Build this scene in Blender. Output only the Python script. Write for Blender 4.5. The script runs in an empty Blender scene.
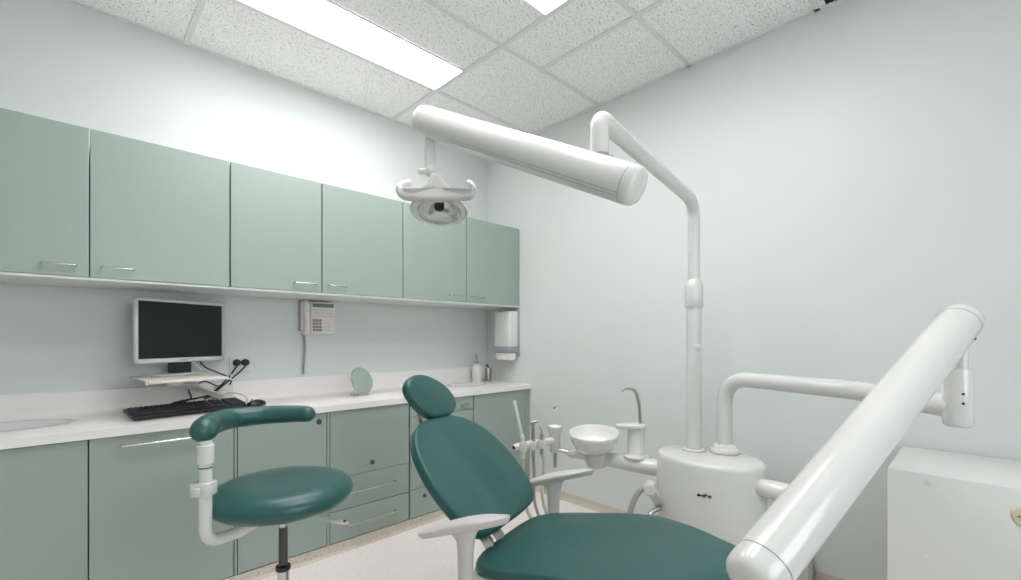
import bpy, bmesh, math, random
from mathutils import Vector, Matrix
random.seed(7)
SC = bpy.context.scene
COL = SC.collection
PI = math.pi

# ------------------------------------------------------------------ room frame
AZ = math.radians(45.9)                    # heading of the camera, measured from the +x axis
FW = Vector((math.cos(AZ), math.sin(AZ), 0))
RT = Vector((math.sin(AZ), -math.cos(AZ), 0))
CAMZ = 1.152
XR, YL, ZC = 2.516, 2.882, 2.682           # right wall, left wall, ceiling
XW, YS = -1.0, -1.3                        # walls behind the photographer

def LD(lat, dep, z):
    p = FW * dep + RT * lat
    return Vector((p.x, p.y, z))

def P(u, v, d):                            # a measured image position at a known distance
    return LD((u - 510.5) / 454 * d, d, CAMZ + (337 - v) / 454 * d)

def onY(u, v, y):                          # the same, on an upright plane parallel to the left wall
    r = FW + RT * ((u - 510.5) / 454)
    return P(u, v, y / r.y)

# ------------------------------------------------------------------ materials
def nodes(name):
    m = bpy.data.materials.new(name)
    m.use_nodes = True
    nt = m.node_tree
    return m, nt, nt.nodes['Principled BSDF']

def s2l(c):
    return tuple(((x / 255) / 12.92 if x / 255 <= 0.04045 else ((x / 255 + 0.055) / 1.055) ** 2.4) for x in c) + (1,)

def mat(name, rgb, rough=0.5, metal=0.0, var=0.03, scale=30, bump=0.0, bscale=200, coat=0.0, spec=0.5, **kw):
    m, nt, b = nodes(name)
    base = s2l(rgb)
    tc = nt.nodes.new('ShaderNodeTexCoord')
    nz = nt.nodes.new('ShaderNodeTexNoise'); nz.inputs['Scale'].default_value = scale; nz.inputs['Detail'].default_value = 3
    nt.links.new(tc.outputs['Object'], nz.inputs['Vector'])
    rp = nt.nodes.new('ShaderNodeValToRGB')
    rp.color_ramp.elements[0].color = tuple(c * (1 - var) for c in base[:3]) + (1,)
    rp.color_ramp.elements[1].color = tuple(min(1, c * (1 + var)) for c in base[:3]) + (1,)
    rp.color_ramp.elements[0].position = 0.3; rp.color_ramp.elements[1].position = 0.7
    nt.links.new(nz.outputs['Fac'], rp.inputs['Fac'])
    nt.links.new(rp.outputs['Color'], b.inputs['Base Color'])
    b.inputs['Roughness'].default_value = rough
    b.inputs['Metallic'].default_value = metal
    b.inputs['Coat Weight'].default_value = coat
    b.inputs['Specular IOR Level'].default_value = spec
    if bump:
        n2 = nt.nodes.new('ShaderNodeTexNoise'); n2.inputs['Scale'].default_value = bscale; n2.inputs['Detail'].default_value = 2
        nt.links.new(tc.outputs['Object'], n2.inputs['Vector'])
        bp = nt.nodes.new('ShaderNodeBump'); bp.inputs['Strength'].default_value = bump; bp.inputs['Distance'].default_value = 0.001
        nt.links.new(n2.outputs['Fac'], bp.inputs['Height'])
        nt.links.new(bp.outputs['Normal'], b.inputs['Normal'])
    for k, v in kw.items():
        b.inputs[k].default_value = v
    return m

def speckle(name, rgb, spots, rough=0.5, bump=0.0):
    """base colour with layers of specks: spots = [(rgb, scale, threshold)]"""
    m, nt, b = nodes(name)
    tc = nt.nodes.new('ShaderNodeTexCoord')
    col = nt.nodes.new('ShaderNodeRGB'); col.outputs[0].default_value = s2l(rgb)
    last = col.outputs[0]
    for i, (c, sc, th, w) in enumerate(spots):
        mp = nt.nodes.new('ShaderNodeMapping'); mp.inputs['Location'].default_value = (i * 3.1, i * 1.7, i * 0.9)
        nt.links.new(tc.outputs['Object'], mp.inputs['Vector'])
        nz = nt.nodes.new('ShaderNodeTexNoise'); nz.inputs['Scale'].default_value = sc; nz.inputs['Detail'].default_value = 1.5
        nt.links.new(mp.outputs['Vector'], nz.inputs['Vector'])
        rp = nt.nodes.new('ShaderNodeValToRGB')
        rp.color_ramp.elements[0].position = th; rp.color_ramp.elements[1].position = th + w
        rp.color_ramp.elements[0].color = (0, 0, 0, 1); rp.color_ramp.elements[1].color = (1, 1, 1, 1)
        nt.links.new(nz.outputs['Fac'], rp.inputs['Fac'])
        mx = nt.nodes.new('ShaderNodeMix'); mx.data_type = 'RGBA'
        nt.links.new(rp.outputs['Color'], mx.inputs['Factor'])
        nt.links.new(last, mx.inputs['A']); mx.inputs['B'].default_value = s2l(c)
        last = mx.outputs['Result']
    nt.links.new(last, b.inputs['Base Color'])
    b.inputs['Roughness'].default_value = rough
    if bump:
        n2 = nt.nodes.new('ShaderNodeTexNoise'); n2.inputs['Scale'].default_value = 90; n2.inputs['Detail'].default_value = 4
        nt.links.new(tc.outputs['Object'], n2.inputs['Vector'])
        bp = nt.nodes.new('ShaderNodeBump'); bp.inputs['Strength'].default_value = bump; bp.inputs['Distance'].default_value = 0.002
        nt.links.new(n2.outputs['Fac'], bp.inputs['Height']); nt.links.new(bp.outputs['Normal'], b.inputs['Normal'])
    return m

def emit(name, rgb, strength):
    m, nt, b = nodes(name)
    b.inputs['Base Color'].default_value = s2l(rgb)
    b.inputs['Emission Color'].default_value = s2l(rgb)
    b.inputs['Emission Strength'].default_value = strength
    return m

M = {
    'wall': mat('mint_wall_paint', (213, 219, 216), 0.42, var=0.006, scale=3, bump=0.04, bscale=350, spec=0.35),
    'ceil': speckle('mineral_fibre_tile', (250, 248, 247), [((196, 194, 188), 110, 0.60, 0.05), ((120, 117, 110), 190, 0.655, 0.03), ((95, 92, 86), 85, 0.70, 0.02)], 0.95, bump=0.15),
    'tbar': mat('white_steel_grid', (226, 226, 224), 0.5),
    'floor': speckle('speckled_vinyl_floor', (238, 231, 227), [((222, 212, 204), 120, 0.58, 0.08), ((247, 244, 241), 100, 0.60, 0.05), ((200, 188, 178), 190, 0.66, 0.04)], 0.42),
    'skirt': speckle('speckled_vinyl_skirting', (206, 196, 184), [((176, 163, 146), 150, 0.58, 0.05), ((224, 217, 206), 170, 0.6, 0.05)], 0.5),
    'mint': mat('mint_laminate', (154, 169, 160), 0.38, var=0.012, scale=60, bump=0.03, bscale=500),
    'mintedge': mat('mint_laminate_edge', (154, 169, 160), 0.45, var=0.01),
    'carcass': mat('white_melamine', (222, 224, 220), 0.45),
    'top': mat('white_worktop', (236, 233, 230), 0.3, var=0.01, scale=40),
    'basin': mat('glazed_basin', (226, 226, 224), 0.16, var=0.005),
    'green': mat('dark_green_vinyl', (38, 86, 82), 0.34, var=0.05, scale=14, bump=0.06, bscale=320),
    'pipinggreen': mat('dark_green_vinyl_seam', (30, 72, 69), 0.3, var=0.03),
    'white': mat('white_powder_coat', (214, 214, 210), 0.2, var=0.006, coat=0.25),
    'warm': mat('warm_white_plastic', (214, 211, 204), 0.38, var=0.01),
    'armgrey': mat('pale_grey_moulding', (206, 202, 199), 0.4, var=0.01),
    'chrome': mat('brushed_chrome', (200, 198, 194), 0.22, metal=1.0, var=0.02),
    'steel': mat('satin_steel', (176, 174, 168), 0.34, metal=1.0, var=0.02),
    'threads': mat('dark_threaded_steel', (96, 96, 94), 0.45, metal=0.7, var=0.15, scale=220),
    'black': mat('black_plastic', (22, 22, 24), 0.38, var=0.05),
    'keys': mat('black_key_plastic', (46, 48, 56), 0.5, var=0.05),
    'screen': mat('dark_screen_glass', (27, 28, 29), 0.25, var=0.0, spec=0.3),
    'silver': mat('silver_plastic', (200, 203, 206), 0.32, metal=0.1, var=0.01),
    'beigeplastic': mat('ivory_plastic', (216, 212, 204), 0.42, var=0.01),
    'phone': mat('phone_ivory_plastic', (230, 224, 218), 0.42, var=0.01),
    'greykeys': mat('phone_grey_keys', (140, 136, 128), 0.5),
    'lcd': mat('phone_display', (104, 124, 128), 0.2),
    'hose': mat('beige_rubber_hose', (196, 188, 174), 0.5),
    'hosegrey': mat('grey_rubber_hose', (160, 158, 152), 0.45),
    'mirror': mat('mirror_glass', (186, 200, 190), 0.03, metal=1.0, var=0.0),  # green tint paints in the reflection of the mint cabinets
    'greyband': mat('blue_grey_plastic', (150, 156, 164), 0.4),
    'paper': mat('white_paper_towel', (238, 236, 232), 0.85, bump=0.2, bscale=120),
    'blue': mat('blue_ink', (52, 72, 150), 0.5),
    'dark': mat('dark_recess', (46, 42, 40), 0.8),
    'ink': mat('black_ink', (24, 26, 24), 0.5),
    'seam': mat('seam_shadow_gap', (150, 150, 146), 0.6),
    'brass': mat('cream_lock_plastic', (206, 194, 174), 0.4),
    'bowl': mat('ivory_glazed_bowl', (228, 228, 221), 0.14, var=0.004, coat=0.4),
    'cloud': mat('frosted_bottle_plastic', (222, 222, 216), 0.3),
    'reflector': mat('faceted_reflector', (236, 238, 236), 0.12, metal=0.6, var=0.01),
    'cabwhite': mat('white_enamel_panel', (222, 222, 219), 0.36, var=0.008, scale=5),
    'lamp': emit('fluorescent_diffuser', (255, 252, 254), 14.2),
}
def glass_mat():
    m, nt, b = nodes('clear_glass')
    b.inputs['Base Color'].default_value = (0.95, 0.97, 0.96, 1)
    b.inputs['Roughness'].default_value = 0.03
    b.inputs['Transmission Weight'].default_value = 1.0
    b.inputs['IOR'].default_value = 1.3
    return m
M['glass'] = glass_mat()

# ------------------------------------------------------------------ object helpers
def tag(o, label=None, cat=None, group=None, kind=None):
    if label: o['label'] = label
    if cat: o['category'] = cat
    if group: o['group'] = group
    if kind: o['kind'] = kind
    return o

def thing(name, label, cat, loc, group=None):
    o = bpy.data.objects.new(name, None)
    o.empty_display_size = 0.1
    COL.objects.link(o)
    o.location = loc
    o['_o'] = list(loc)
    return tag(o, label, cat, group)

def obj(name, bm, m, parent=None, smooth=True, label=None, sharp=38):
    """bm holds world coordinates; the mesh is stored relative to its parent's origin"""
    bmesh.ops.recalc_face_normals(bm, faces=bm.faces)
    if smooth:
        for f in bm.faces: f.smooth = True
        lim = math.radians(sharp)
        for e in bm.edges:
            if len(e.link_faces) == 2:
                try: a = e.calc_face_angle()
                except ValueError: a = 0
                if a > lim: e.smooth = False
    if parent is not None:
        org = Vector(parent['_o'])
    else:
        xs = [v.co.x for v in bm.verts]; ys = [v.co.y for v in bm.verts]; zs = [v.co.z for v in bm.verts]
        org = Vector(((min(xs) + max(xs)) / 2, (min(ys) + max(ys)) / 2, min(zs)))
    bmesh.ops.translate(bm, verts=bm.verts, vec=-org)
    me = bpy.data.meshes.new(name)
    bm.to_mesh(me); bm.free()
    me.materials.append(M[m] if isinstance(m, str) else m)
    o = bpy.data.objects.new(name, me)
    COL.objects.link(o)
    o['_o'] = list(org)
    if parent is not None:
        o.parent = parent
    else:
        o.location = org
    if label: o['label'] = label
    return o

def B(): return bmesh.new()

def box(bm, lo, hi, bev=0.0, seg=2, mtx=None):
    lo, hi = Vector(lo), Vector(hi)
    r = bmesh.ops.create_cube(bm, size=1.0)
    vs = r['verts']
    c = (lo + hi) / 2; s = hi - lo
    for v in vs: v.co = Vector((v.co.x * s.x, v.co.y * s.y, v.co.z * s.z)) + c
    if bev:
        es = list({e for v in vs for e in v.link_edges})
        rr = bmesh.ops.bevel(bm, geom=es, offset=bev, segments=seg, profile=0.5, affect='EDGES')
        vs = list({v for f in rr['faces'] for v in f.verts} | {v for v in vs if v.is_valid})
    if mtx is not None:
        for v in vs: v.co = mtx @ v.co
    return bm

def frame_for(d):
    d = d.normalized()
    up = Vector((0, 0, 1)) if abs(d.z) < 0.95 else Vector((1, 0, 0))
    a = d.cross(up).normalized(); b = d.cross(a).normalized()
    return a, b

def fillet(pts, r, n=8):
    """round the corners of a polyline"""
    pts = [Vector(p) for p in pts]
    if not isinstance(r, (list, tuple)): r = [r] * len(pts)
    out = [pts[0]]
    for i in range(1, len(pts) - 1):
        p0, p, p1 = pts[i - 1], pts[i], pts[i + 1]
        a = (p0 - p); b = (p1 - p); la, lb = a.length, b.length
        a.normalize(); b.normalize()
        t = min(r[i], la * 0.49, lb * 0.49)
        A, C = p + a * t, p + b * t
        for k in range(n + 1):
            s = k / n
            out.append(A * (1 - s) ** 2 + p * 2 * s * (1 - s) + C * s * s)
    out.append(pts[-1])
    return out

def spline(pts, n=8):
    pts = [Vector(p) for p in pts]
    q = [pts[0] * 2 - pts[1]] + pts + [pts[-1] * 2 - pts[-2]]
    out = []
    for i in range(1, len(q) - 2):
        for k in range(n):
            t = k / n
            p0, p1, p2, p3 = q[i - 1], q[i], q[i + 1], q[i + 2]
            out.append(0.5 * ((2 * p1) + (p2 - p0) * t + (2 * p0 - 5 * p1 + 4 * p2 - p3) * t * t + (3 * p1 - p0 - 3 * p2 + p3) * t ** 3))
    out.append(pts[-1])
    return out

def tube(bm, pts, rad, seg=20, cap=True, dome=False, flat=1.0):
    """sweep a circle along points with a parallel-transported frame; rad may be a list"""
    pts = [Vector(p) for p in pts]
    rads = list(rad) if isinstance(rad, (list, tuple)) else [rad] * len(pts)
    keep = [0] + [i for i in range(1, len(pts)) if (pts[i] - pts[i - 1]).length > 1e-6]
    pts = [pts[i] for i in keep]; rads = [rads[i] for i in keep]
    if dome:
        t0 = (pts[0] - pts[1]).normalized(); t1 = (pts[-1] - pts[-2]).normalized()
        r0, r1 = rads[0], rads[-1]
        pre = [(pts[0] + t0 * r0 * math.sin(a), max(r0 * math.cos(a), 1e-4)) for a in [PI / 2 * 0.97, PI / 3, PI / 6]]
        post = [(pts[-1] + t1 * r1 * math.sin(a), max(r1 * math.cos(a), 1e-4)) for a in [PI / 6, PI / 3, PI / 2 * 0.97]]
        pts = [p for p, _ in pre] + pts + [p for p, _ in post]
        rads = [r for _, r in pre] + rads + [r for _, r in post]
    a, b = frame_for(pts[1] - pts[0])
    rings = []
    last = (pts[1] - pts[0]).normalized()
    for i, p in enumerate(pts):
        if i == 0: t = (pts[1] - pts[0])
        elif i == len(pts) - 1: t = (pts[-1] - pts[-2])
        else: t = (pts[i + 1] - pts[i]).normalized() + (pts[i] - pts[i - 1]).normalized()
        t = t.normalized()
        q = last.rotation_difference(t)
        a = q @ a; b = q @ b; last = t
        rings.append([bm.verts.new(p + (a * math.cos(2 * PI * k / seg) + b * math.sin(2 * PI * k / seg) * flat) * rads[i]) for k in range(seg)])
    for i in range(len(rings) - 1):
        for k in range(seg):
            bm.faces.new((rings[i][k], rings[i][(k + 1) % seg], rings[i + 1][(k + 1) % seg], rings[i + 1][k]))
    if cap:
        bm.faces.new(rings[0]); bm.faces.new(list(reversed(rings[-1])))
    return bm

def lathe(bm, prof, org=(0, 0, 0), axis=(0, 0, 1), seg=40, sx=1.0, sy=1.0, ref=None, closed=False):
    """prof: (radius, height) pairs along axis"""
    org = Vector(org); ax = Vector(axis).normalized()
    if ref is not None:
        a = Vector(ref).normalized(); b = ax.cross(a).normalized()
    elif abs(ax.z) > 0.999:
        a, b = Vector((1, 0, 0)), Vector((0, 1, 0))
    else:
        a, b = frame_for(ax)
    rings = []
    for r, h in prof:
        if r < 1e-5: rings.append([bm.verts.new(org + ax * h)])
        else: rings.append([bm.verts.new(org + ax * h + a * (r * sx * math.cos(2 * PI * k / seg)) + b * (r * sy * math.sin(2 * PI * k / seg))) for k in range(seg)])
    prs = list(zip(rings[:-1], rings[1:]))
    if closed: prs.append((rings[-1], rings[0]))
    for A, C in prs:
        if len(A) == 1 and len(C) == 1: continue
        for k in range(seg):
            k2 = (k + 1) % seg
            if len(A) == 1: bm.faces.new((A[0], C[k2], C[k]))
            elif len(C) == 1: bm.faces.new((A[k], A[k2], C[0]))
            else: bm.faces.new((A[k], A[k2], C[k2], C[k]))
    return bm

def cyl(bm, a, b, r, seg=24, bev=0.0):
    a, b = Vector(a), Vector(b)
    h = (b - a).length
    pr = [(0, 0), (r - bev, 0)] + ([(r, bev), (r, h - bev)] if bev else [(r, h)]) + ([(r - bev, h)] if bev else []) + [(0, h)]
    return lathe(bm, pr, a, b - a, seg)

def closed_spline(pts, n):
    m = len(pts); out = []
    for i in range(m):
        p0, p1, p2, p3 = [Vector(pts[(i + j) % m]) for j in (-1, 0, 1, 2)]
        for k in range(n):
            t = k / n
            out.append(0.5 * ((2 * p1) + (p2 - p0) * t + (2 * p0 - 5 * p1 + 4 * p2 - p3) * t * t + (3 * p1 - p0 - 3 * p2 + p3) * t ** 3))
    return out

def slab(bm, outline, edge, mapf, crown=0.0, under=0.0, n=5, rings=6, raw=False):
    """a rounded pad: outline (2-D), edge = [(inset, height)] from bottom rim to top rim, mapf(a, b, h) -> world"""
    o = [Vector((p[0], p[1])) for p in (outline if raw else closed_spline([Vector((p[0], p[1])) for p in outline], n))]
    m = len(o)
    area = sum(o[i].x * o[(i + 1) % m].y - o[(i + 1) % m].x * o[i].y for i in range(m))
    sg = 1 if area > 0 else -1
    nr = []
    for i in range(m):
        t = o[(i + 1) % m] - o[i - 1]
        nr.append(Vector((t.y, -t.x)).normalized() * sg)
    c = sum(o, Vector((0, 0))) / m
    levels = []
    def ring(f): levels.append([bm.verts.new(mapf(q.x, q.y, h)) for q, h in f])
    i0, h0 = edge[0]; i1, h1 = edge[-1]
    base = [o[i] - nr[i] * i0 for i in range(m)]
    top = [o[i] - nr[i] * i1 for i in range(m)]
    for k in range(1, rings):
        s = k / rings
        ring([(c + (q - c) * s, h0 - under * (1 - s * s)) for q in base])
    for ins, h in edge:
        ring([(o[i] - nr[i] * ins, h) for i in range(m)])
    for k in range(rings - 1, 0, -1):
        s = k / rings
        ring([(c + (q - c) * s, h1 + crown * (1 - s * s)) for q in top])
    for A, C in zip(levels[:-1], levels[1:]):
        for k in range(m):
            bm.faces.new((A[k], A[(k + 1) % m], C[(k + 1) % m], C[k]))
    v = bm.verts.new(mapf(c.x, c.y, h0 - under)); A = levels[0]
    for k in range(m): bm.faces.new((v, A[(k + 1) % m], A[k]))
    v = bm.verts.new(mapf(c.x, c.y, h1 + crown)); A = levels[-1]
    for k in range(m): bm.faces.new((A[k], A[(k + 1) % m], v))
    return bm

def rnd_edge(t, r, n=4, inset=0.0):
    """rounded rim of a pad of thickness t with corner radius r"""
    e = []
    for k in range(n + 1):
        a = PI / 2 * k / n
        e.append((inset + r - r * math.sin(a), r - r * math.cos(a)))
    for k in range(n + 1):
        a = PI / 2 * k / n
        e.append((inset + r - r * math.cos(a), t - r + r * math.sin(a)))
    return e

def text_mesh(body, size, shear=0.0, bold=0.0):
    cu = bpy.data.curves.new('lettering', 'FONT')
    cu.body = body; cu.size = size; cu.shear = shear; cu.offset = bold
    cu.align_x = 'CENTER'; cu.align_y = 'CENTER'; cu.extrude = 0.0006
    o = bpy.data.objects.new('lettering', cu); COL.objects.link(o)
    dg = bpy.context.evaluated_depsgraph_get()
    me = bpy.data.meshes.new_from_object(o.evaluated_get(dg))
    bm = bmesh.new(); bm.from_mesh(me)
    bpy.data.objects.remove(o); bpy.data.curves.remove(cu); bpy.data.meshes.remove(me)
    bmesh.ops.subdivide_edges(bm, edges=bm.edges, cuts=1)
    return bm

# ================================================================== THE SETTING
def struct(name, bm, m, smooth=False):
    return tag(obj(name, bm, m, None, smooth), kind='structure')

bm = box(B(), (XW - .1, YS - .1, -0.1), (XR + .1, YL + .1, 0)); struct('floor', bm, 'floor')
bm = box(B(), (XW - .1, YL, 0), (XR + .1, YL + .1, ZC + .1)); struct('wall_left', bm, 'wall')
bm = box(B(), (XR, YS - .1, 0), (XR + .1, YL, ZC + .1)); struct('wall_right', bm, 'wall')
bm = box(B(), (XW - .1, YS - .1, 0), (XW, YL, ZC + .1)); struct('wall_rear', bm, 'wall')
# back wall behind the photographer, with an unseen window added for fill light
WX0, WX1, WB0, WB1 = .10, 1.30, .95, 2.15
bm = B()
box(bm, (XW, YS - .1, 0), (XR, YS, WB0)); box(bm, (XW, YS - .1, WB1), (XR, YS, ZC + .1))
box(bm, (XW, YS - .1, WB0), (WX0, YS, WB1)); box(bm, (WX1, YS - .1, WB0), (XR, YS, WB1))
struct('wall_back', bm, 'wall')
bm = B()
for lo, hi in (((WX0, WB0), (WX1, WB0 + .04)), ((WX0, WB1 - .04), (WX1, WB1)), ((WX0, WB0 + .04), (WX0 + .04, WB1 - .04)), ((WX1 - .04, WB0 + .04), (WX1, WB1 - .04)), (((WX0 + WX1) / 2 - .02, WB0 + .04), ((WX0 + WX1) / 2 + .02, WB1 - .04))):
    box(bm, (lo[0], YS - .07, lo[1]), (hi[0], YS - .02, hi[1]))
struct('added_window_1', bm, 'carcass')
pl_ = bpy.data.lights.new('added_window_portal', 'AREA'); pl_.shape = 'RECTANGLE'; pl_.size = WX1 - WX0; pl_.size_y = WB1 - WB0
pl_.cycles.is_portal = True
po = bpy.data.objects.new('added_window_portal', pl_); COL.objects.link(po); po.location = ((WX0 + WX1) / 2, YS - .08, (WB0 + WB1) / 2); po.rotation_euler = (PI / 2, 0, 0)
bm = box(B(), (XW - .1, YS - .1, ZC + .006), (XR + .1, YL + .1, ZC + .1)); struct('ceiling', bm, 'ceil')

S = 0.85
# ceiling grid: main runners along x and cross bars along y
TW = 0.024
def bar_x(bm, y, x0=XW, x1=XR): box(bm, (x0, y - TW / 2, ZC - .001), (x1, y + TW / 2, ZC + .006))
def bar_y(bm, x, y0=YS, y1=YL): box(bm, (x - TW / 2, y0, ZC - .0012), (x + TW / 2, y1, ZC + .0058))
rows = [2.771 * S, 2.055 * S, 1.339 * S, 0.62 * S, -0.096 * S, -0.812 * S]
bm = B()
for y in rows:
    bar_x(bm, y)
struct('trim_1', bm, 'tbar')
bm = B()
XJ = [1.922 * S, 0.508 * S, -0.90 * S]
for x in XJ: bar_y(bm, x)
for x in (2.28 * S,): bar_y(bm, x, YS, rows[1])
struct('trim_2', bm, 'tbar')
# wall angle round the ceiling
bm = B()
box(bm, (XW, YL - .018, ZC - .001), (XR, YL, ZC + .006))
box(bm, (XR - .018, YS, ZC - .001), (XR, YL - .018, ZC + .006))
struct('trim_3', bm, 'tbar')

# coved skirting along the walls
def cove(bm, a, b, nrm, h=0.054):
    a, b, n = Vector(a), Vector(b), Vector(nrm)
    pr = [(0.0, h), (0.004, h), (0.004, 0.022), (0.008, 0.010), (0.020, 0.002), (0.020, 0.0), (0.0, 0.0)]
    A = [bm.verts.new(a + n * q[0] + Vector((0, 0, q[1]))) for q in pr]
    C = [bm.verts.new(b + n * q[0] + Vector((0, 0, q[1]))) for q in pr]
    k = len(pr)
    for i in range(k): bm.faces.new((A[i], A[(i + 1) % k], C[(i + 1) % k], C[i]))
    bm.faces.new(A); bm.faces.new(list(reversed(C)))
YP = 2.386                                                    # front of the plinth below the base units
bm = cove(B(), (XR, YS, 0), (XR, YP - .021, 0), (-1, 0, 0)) or B()
def cove_obj(name, a, b, n):
    bm = B(); cove(bm, a, b, n); return struct(name, bm, 'skirt', True)
cove_obj('baseboard_right', (XR, YS, 0), (XR, YP, 0), (-1, 0, 0))
cove_obj('baseboard_rear', (XW, YS, 0), (XW, YP, 0), (1, 0, 0))
cove_obj('baseboard_back', (XW, YS, 0), (XR, YS, 0), (0, 1, 0))
bm = B()
pr_y = YP
box(bm, (XW, YP, 0), (XR, YP + .02, 0.053))
cove(bm, (XW, YP, 0), (XR, YP, 0), (0, -1, 0), 0.053)
struct('baseboard_left', bm, 'skirt', False)

# ceiling lights
def ceiling_light(x0, x1, y0, y1, label):
    t = thing('ceiling_light', label, 'ceiling light', ((x0 + x1) / 2, (y0 + y1) / 2, ZC - .004), 'fluorescent ceiling lights')
    w = .007
    bm = B()
    for lo, hi in (((x0, y0), (x1, y0 + w)), ((x0, y1 - w), (x1, y1)), ((x0, y0 + w), (x0 + w, y1 - w)), ((x1 - w, y0 + w), (x1, y1 - w))):
        box(bm, (lo[0], lo[1], ZC - .004), (hi[0], hi[1], ZC + .0045))
    obj('frame', bm, 'tbar', t, False)
    bm = box(B(), (x0 + w, y0 + w, ZC - .002), (x1 - w, y1 - w, ZC + .004), .001, 1)
    obj('diffuser', bm, 'lamp', t, False)
ceiling_light(0.508 * S + .012, 1.922 * S - .012, 2.42 * S, 2.771 * S - .012, 'long glowing ceiling panel above the overhead cabinets')
ceiling_light(0.508 * S + .012, 1.922 * S - .012, 1.339 * S + .012, 1.690 * S, 'second glowing ceiling panel, only its corner showing at the top edge')
ceiling_light(0.508 * S + .012, 1.922 * S - .012, 0.62 * S + .012, .971 * S, 'added unseen ceiling panel for fill light, farthest from the cabinets')  # extra panel out of view, added to even out the room light

# dark slot vent at the wall
bm = B()
vx0, vx1, vy0, vy1 = 2.10, XR - .019, 0.521 * S, 0.577 * S
t = thing('ceiling_vent', 'dark slot vent in the ceiling against the right wall', 'vent', ((vx0 + vx1) / 2, (vy0 + vy1) / 2, ZC - .003))
obj('backing', box(B(), (vx0, vy0, ZC + .002), (vx1, vy1, ZC + .005)), 'dark', t, False)
bm = B()
for k in range(3):
    y = vy0 + (vy1 - vy0) * (k + .5) / 3
    box(bm, (vx0, y - .0015, ZC - .003), (vx1, y + .0015, ZC + .002))
obj('slats', bm, 'dark', t, False)

# ================================================================== OVERHEAD CABINETS
YF = 2.93 * S                                                 # face of the overhead doors
UZ0, UZ1 = 1.639 * S, 2.343 * S
def bar_handle(x0, x1, y, z, parent, r=.0042, off=.026, vertical=False):
    bm = B()
    tube(bm, fillet([(x0, y, z), (x0, y - off, z), (x1, y - off, z), (x1, y, z)], .007, 4), r, 10)
    return obj('handle', bm, 'chrome', parent, label='slim chrome bar handle')

ups = [(-1.17, -.525, None, 'mint overhead cabinet at the far left end of the row, touching the rear wall'),
       (-.521, .0625, (-.095, .018), 'leftmost mint overhead cabinet in view, handle near its lower right'),
       (.067, .641, (.105, .223), 'wide mint overhead cabinet directly above the computer monitor'),
       (.648, 1.154, (.986, 1.113), 'mint overhead cabinet above the power outlet and wall phone, handle at lower right'),
       (1.161, 1.742, (1.196, 1.309), 'mint overhead cabinet just right of the wall phone, handle at lower left'),
       (1.749, 2.333, (2.159, 2.279), 'mint overhead cabinet behind the hanging operating lamp'),
       (2.340, 2.925, (2.383, 2.514), 'rightmost mint overhead cabinet, above the paper towel dispenser')]
for a, b, h, lab in ups:
    x0, x1 = a * S, b * S
    t = thing('overhead_cabinet', lab, 'wall cabinet', ((x0 + x1) / 2, (YF + YL) / 2, UZ0 - .004), 'mint overhead cabinets')
    obj('body', box(B(), (x0 + .004, YF + .022, UZ0), (x1 - .004, YL, UZ1 - .002), .001, 1), 'carcass', t, False)
    d = obj('door', box(B(), (x0, YF, UZ0), (x1, YF + .019, UZ1), .0015, 2), 'mint', t, False)
    if h: bar_handle(h[0] * S, h[1] * S, YF, 1.688 * S, d)
# filler panel between the last cabinet and the wall
tag(obj('filler_panel', box(B(), (2.930 * S, YF + .004, UZ0), (XR, YF + .022, UZ1), .001, 1), 'mintedge', None, False),
    'narrow mint strip closing the gap between the last overhead cabinet and the right wall', 'panel')
tag(obj('underside_board', box(B(), (XW, YF + .004, UZ0 - .012), (XR, YL, UZ0 - .0005), .002, 1), 'carcass', None, False),
    'long white board running under the row of overhead cabinets', 'panel')

# ================================================================== BASE CABINETS
YD = 2.380                                                    # face of the base doors
DT = .019
WZ = 0.793                                                    # worktop height
BZ0, BZ1 = 0.058, 0.756
def door(x0, x1, z0, z1, t, name='door'):
    return obj(name, box(B(), (x0, YD, z0), (x1, YD + DT, z1), .0015, 2), 'mint', t, False)
def lock(x, z, parent, r=.011):
    bm = lathe(B(), [(0, 0), (r, 0), (r, .006), (r * .85, .009), (r * .45, .009), (r * .4, .006), (0, .006)], (x, YD, z), (0, -1, 0), 20)
    return obj('lock', bm, 'threads', parent, label='round metal cam lock')
def base_unit(a, b, lab, bt=.760):
    x0, x1 = a * S, b * S
    t = thing('base_cabinet', lab, 'base cabinet', ((x0 + x1) / 2, (YD + YL) / 2, .0535), 'mint base cabinets')
    obj('body', box(B(), (x0 + .003, YD + DT + .003, .0535), (x1 - .003, YL, bt), .001, 1), 'mintedge', t, False)
    return t, x0, x1
t, x0, x1 = base_unit(-1.17, -.495, 'mint base cabinet at the far left end, touching the rear wall')
door(x0, x1, BZ0, BZ1, t)
t, x0, x1 = base_unit(-.490, .0555, 'leftmost mint base cabinet in view, plain door under the round wash basin', .65)
door(x0, x1, BZ0, BZ1, t)
t, x0, x1 = base_unit(.060, .632, 'mint base cabinet below the keyboard, one tall front with a long bar handle')
d = door(x0, x1, BZ0, BZ1 + .002, t); bar_handle(.17 * S, .52 * S, YD, .846 * S, d, .0055, .03)
obj('end_panel', box(B(), (.6365 * S, YD + .001, .0535), (.6480 * S, YL, .760), .001, 1), 'mintedge', t, False)
t, x0, x1 = base_unit(.652, 1.134, 'mint base cabinet behind the stool with a lock in its upper corner')
d = door(x0, x1, BZ0, BZ1 + .002, t); lock(1.088 * S, .838 * S, d, .013)
obj('end_panel', box(B(), (1.138 * S, YD + .001, .0535), (1.1535 * S, YL, .760), .001, 1), 'mintedge', t, False)
t, x0, x1 = base_unit(1.1575, 1.714, 'mint base cabinet with a locked flap over two long handled drawers')
d = door(x0, x1, .47 * S, BZ1 + .002, t); lock(1.437 * S, .527 * S, d, .013)
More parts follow.
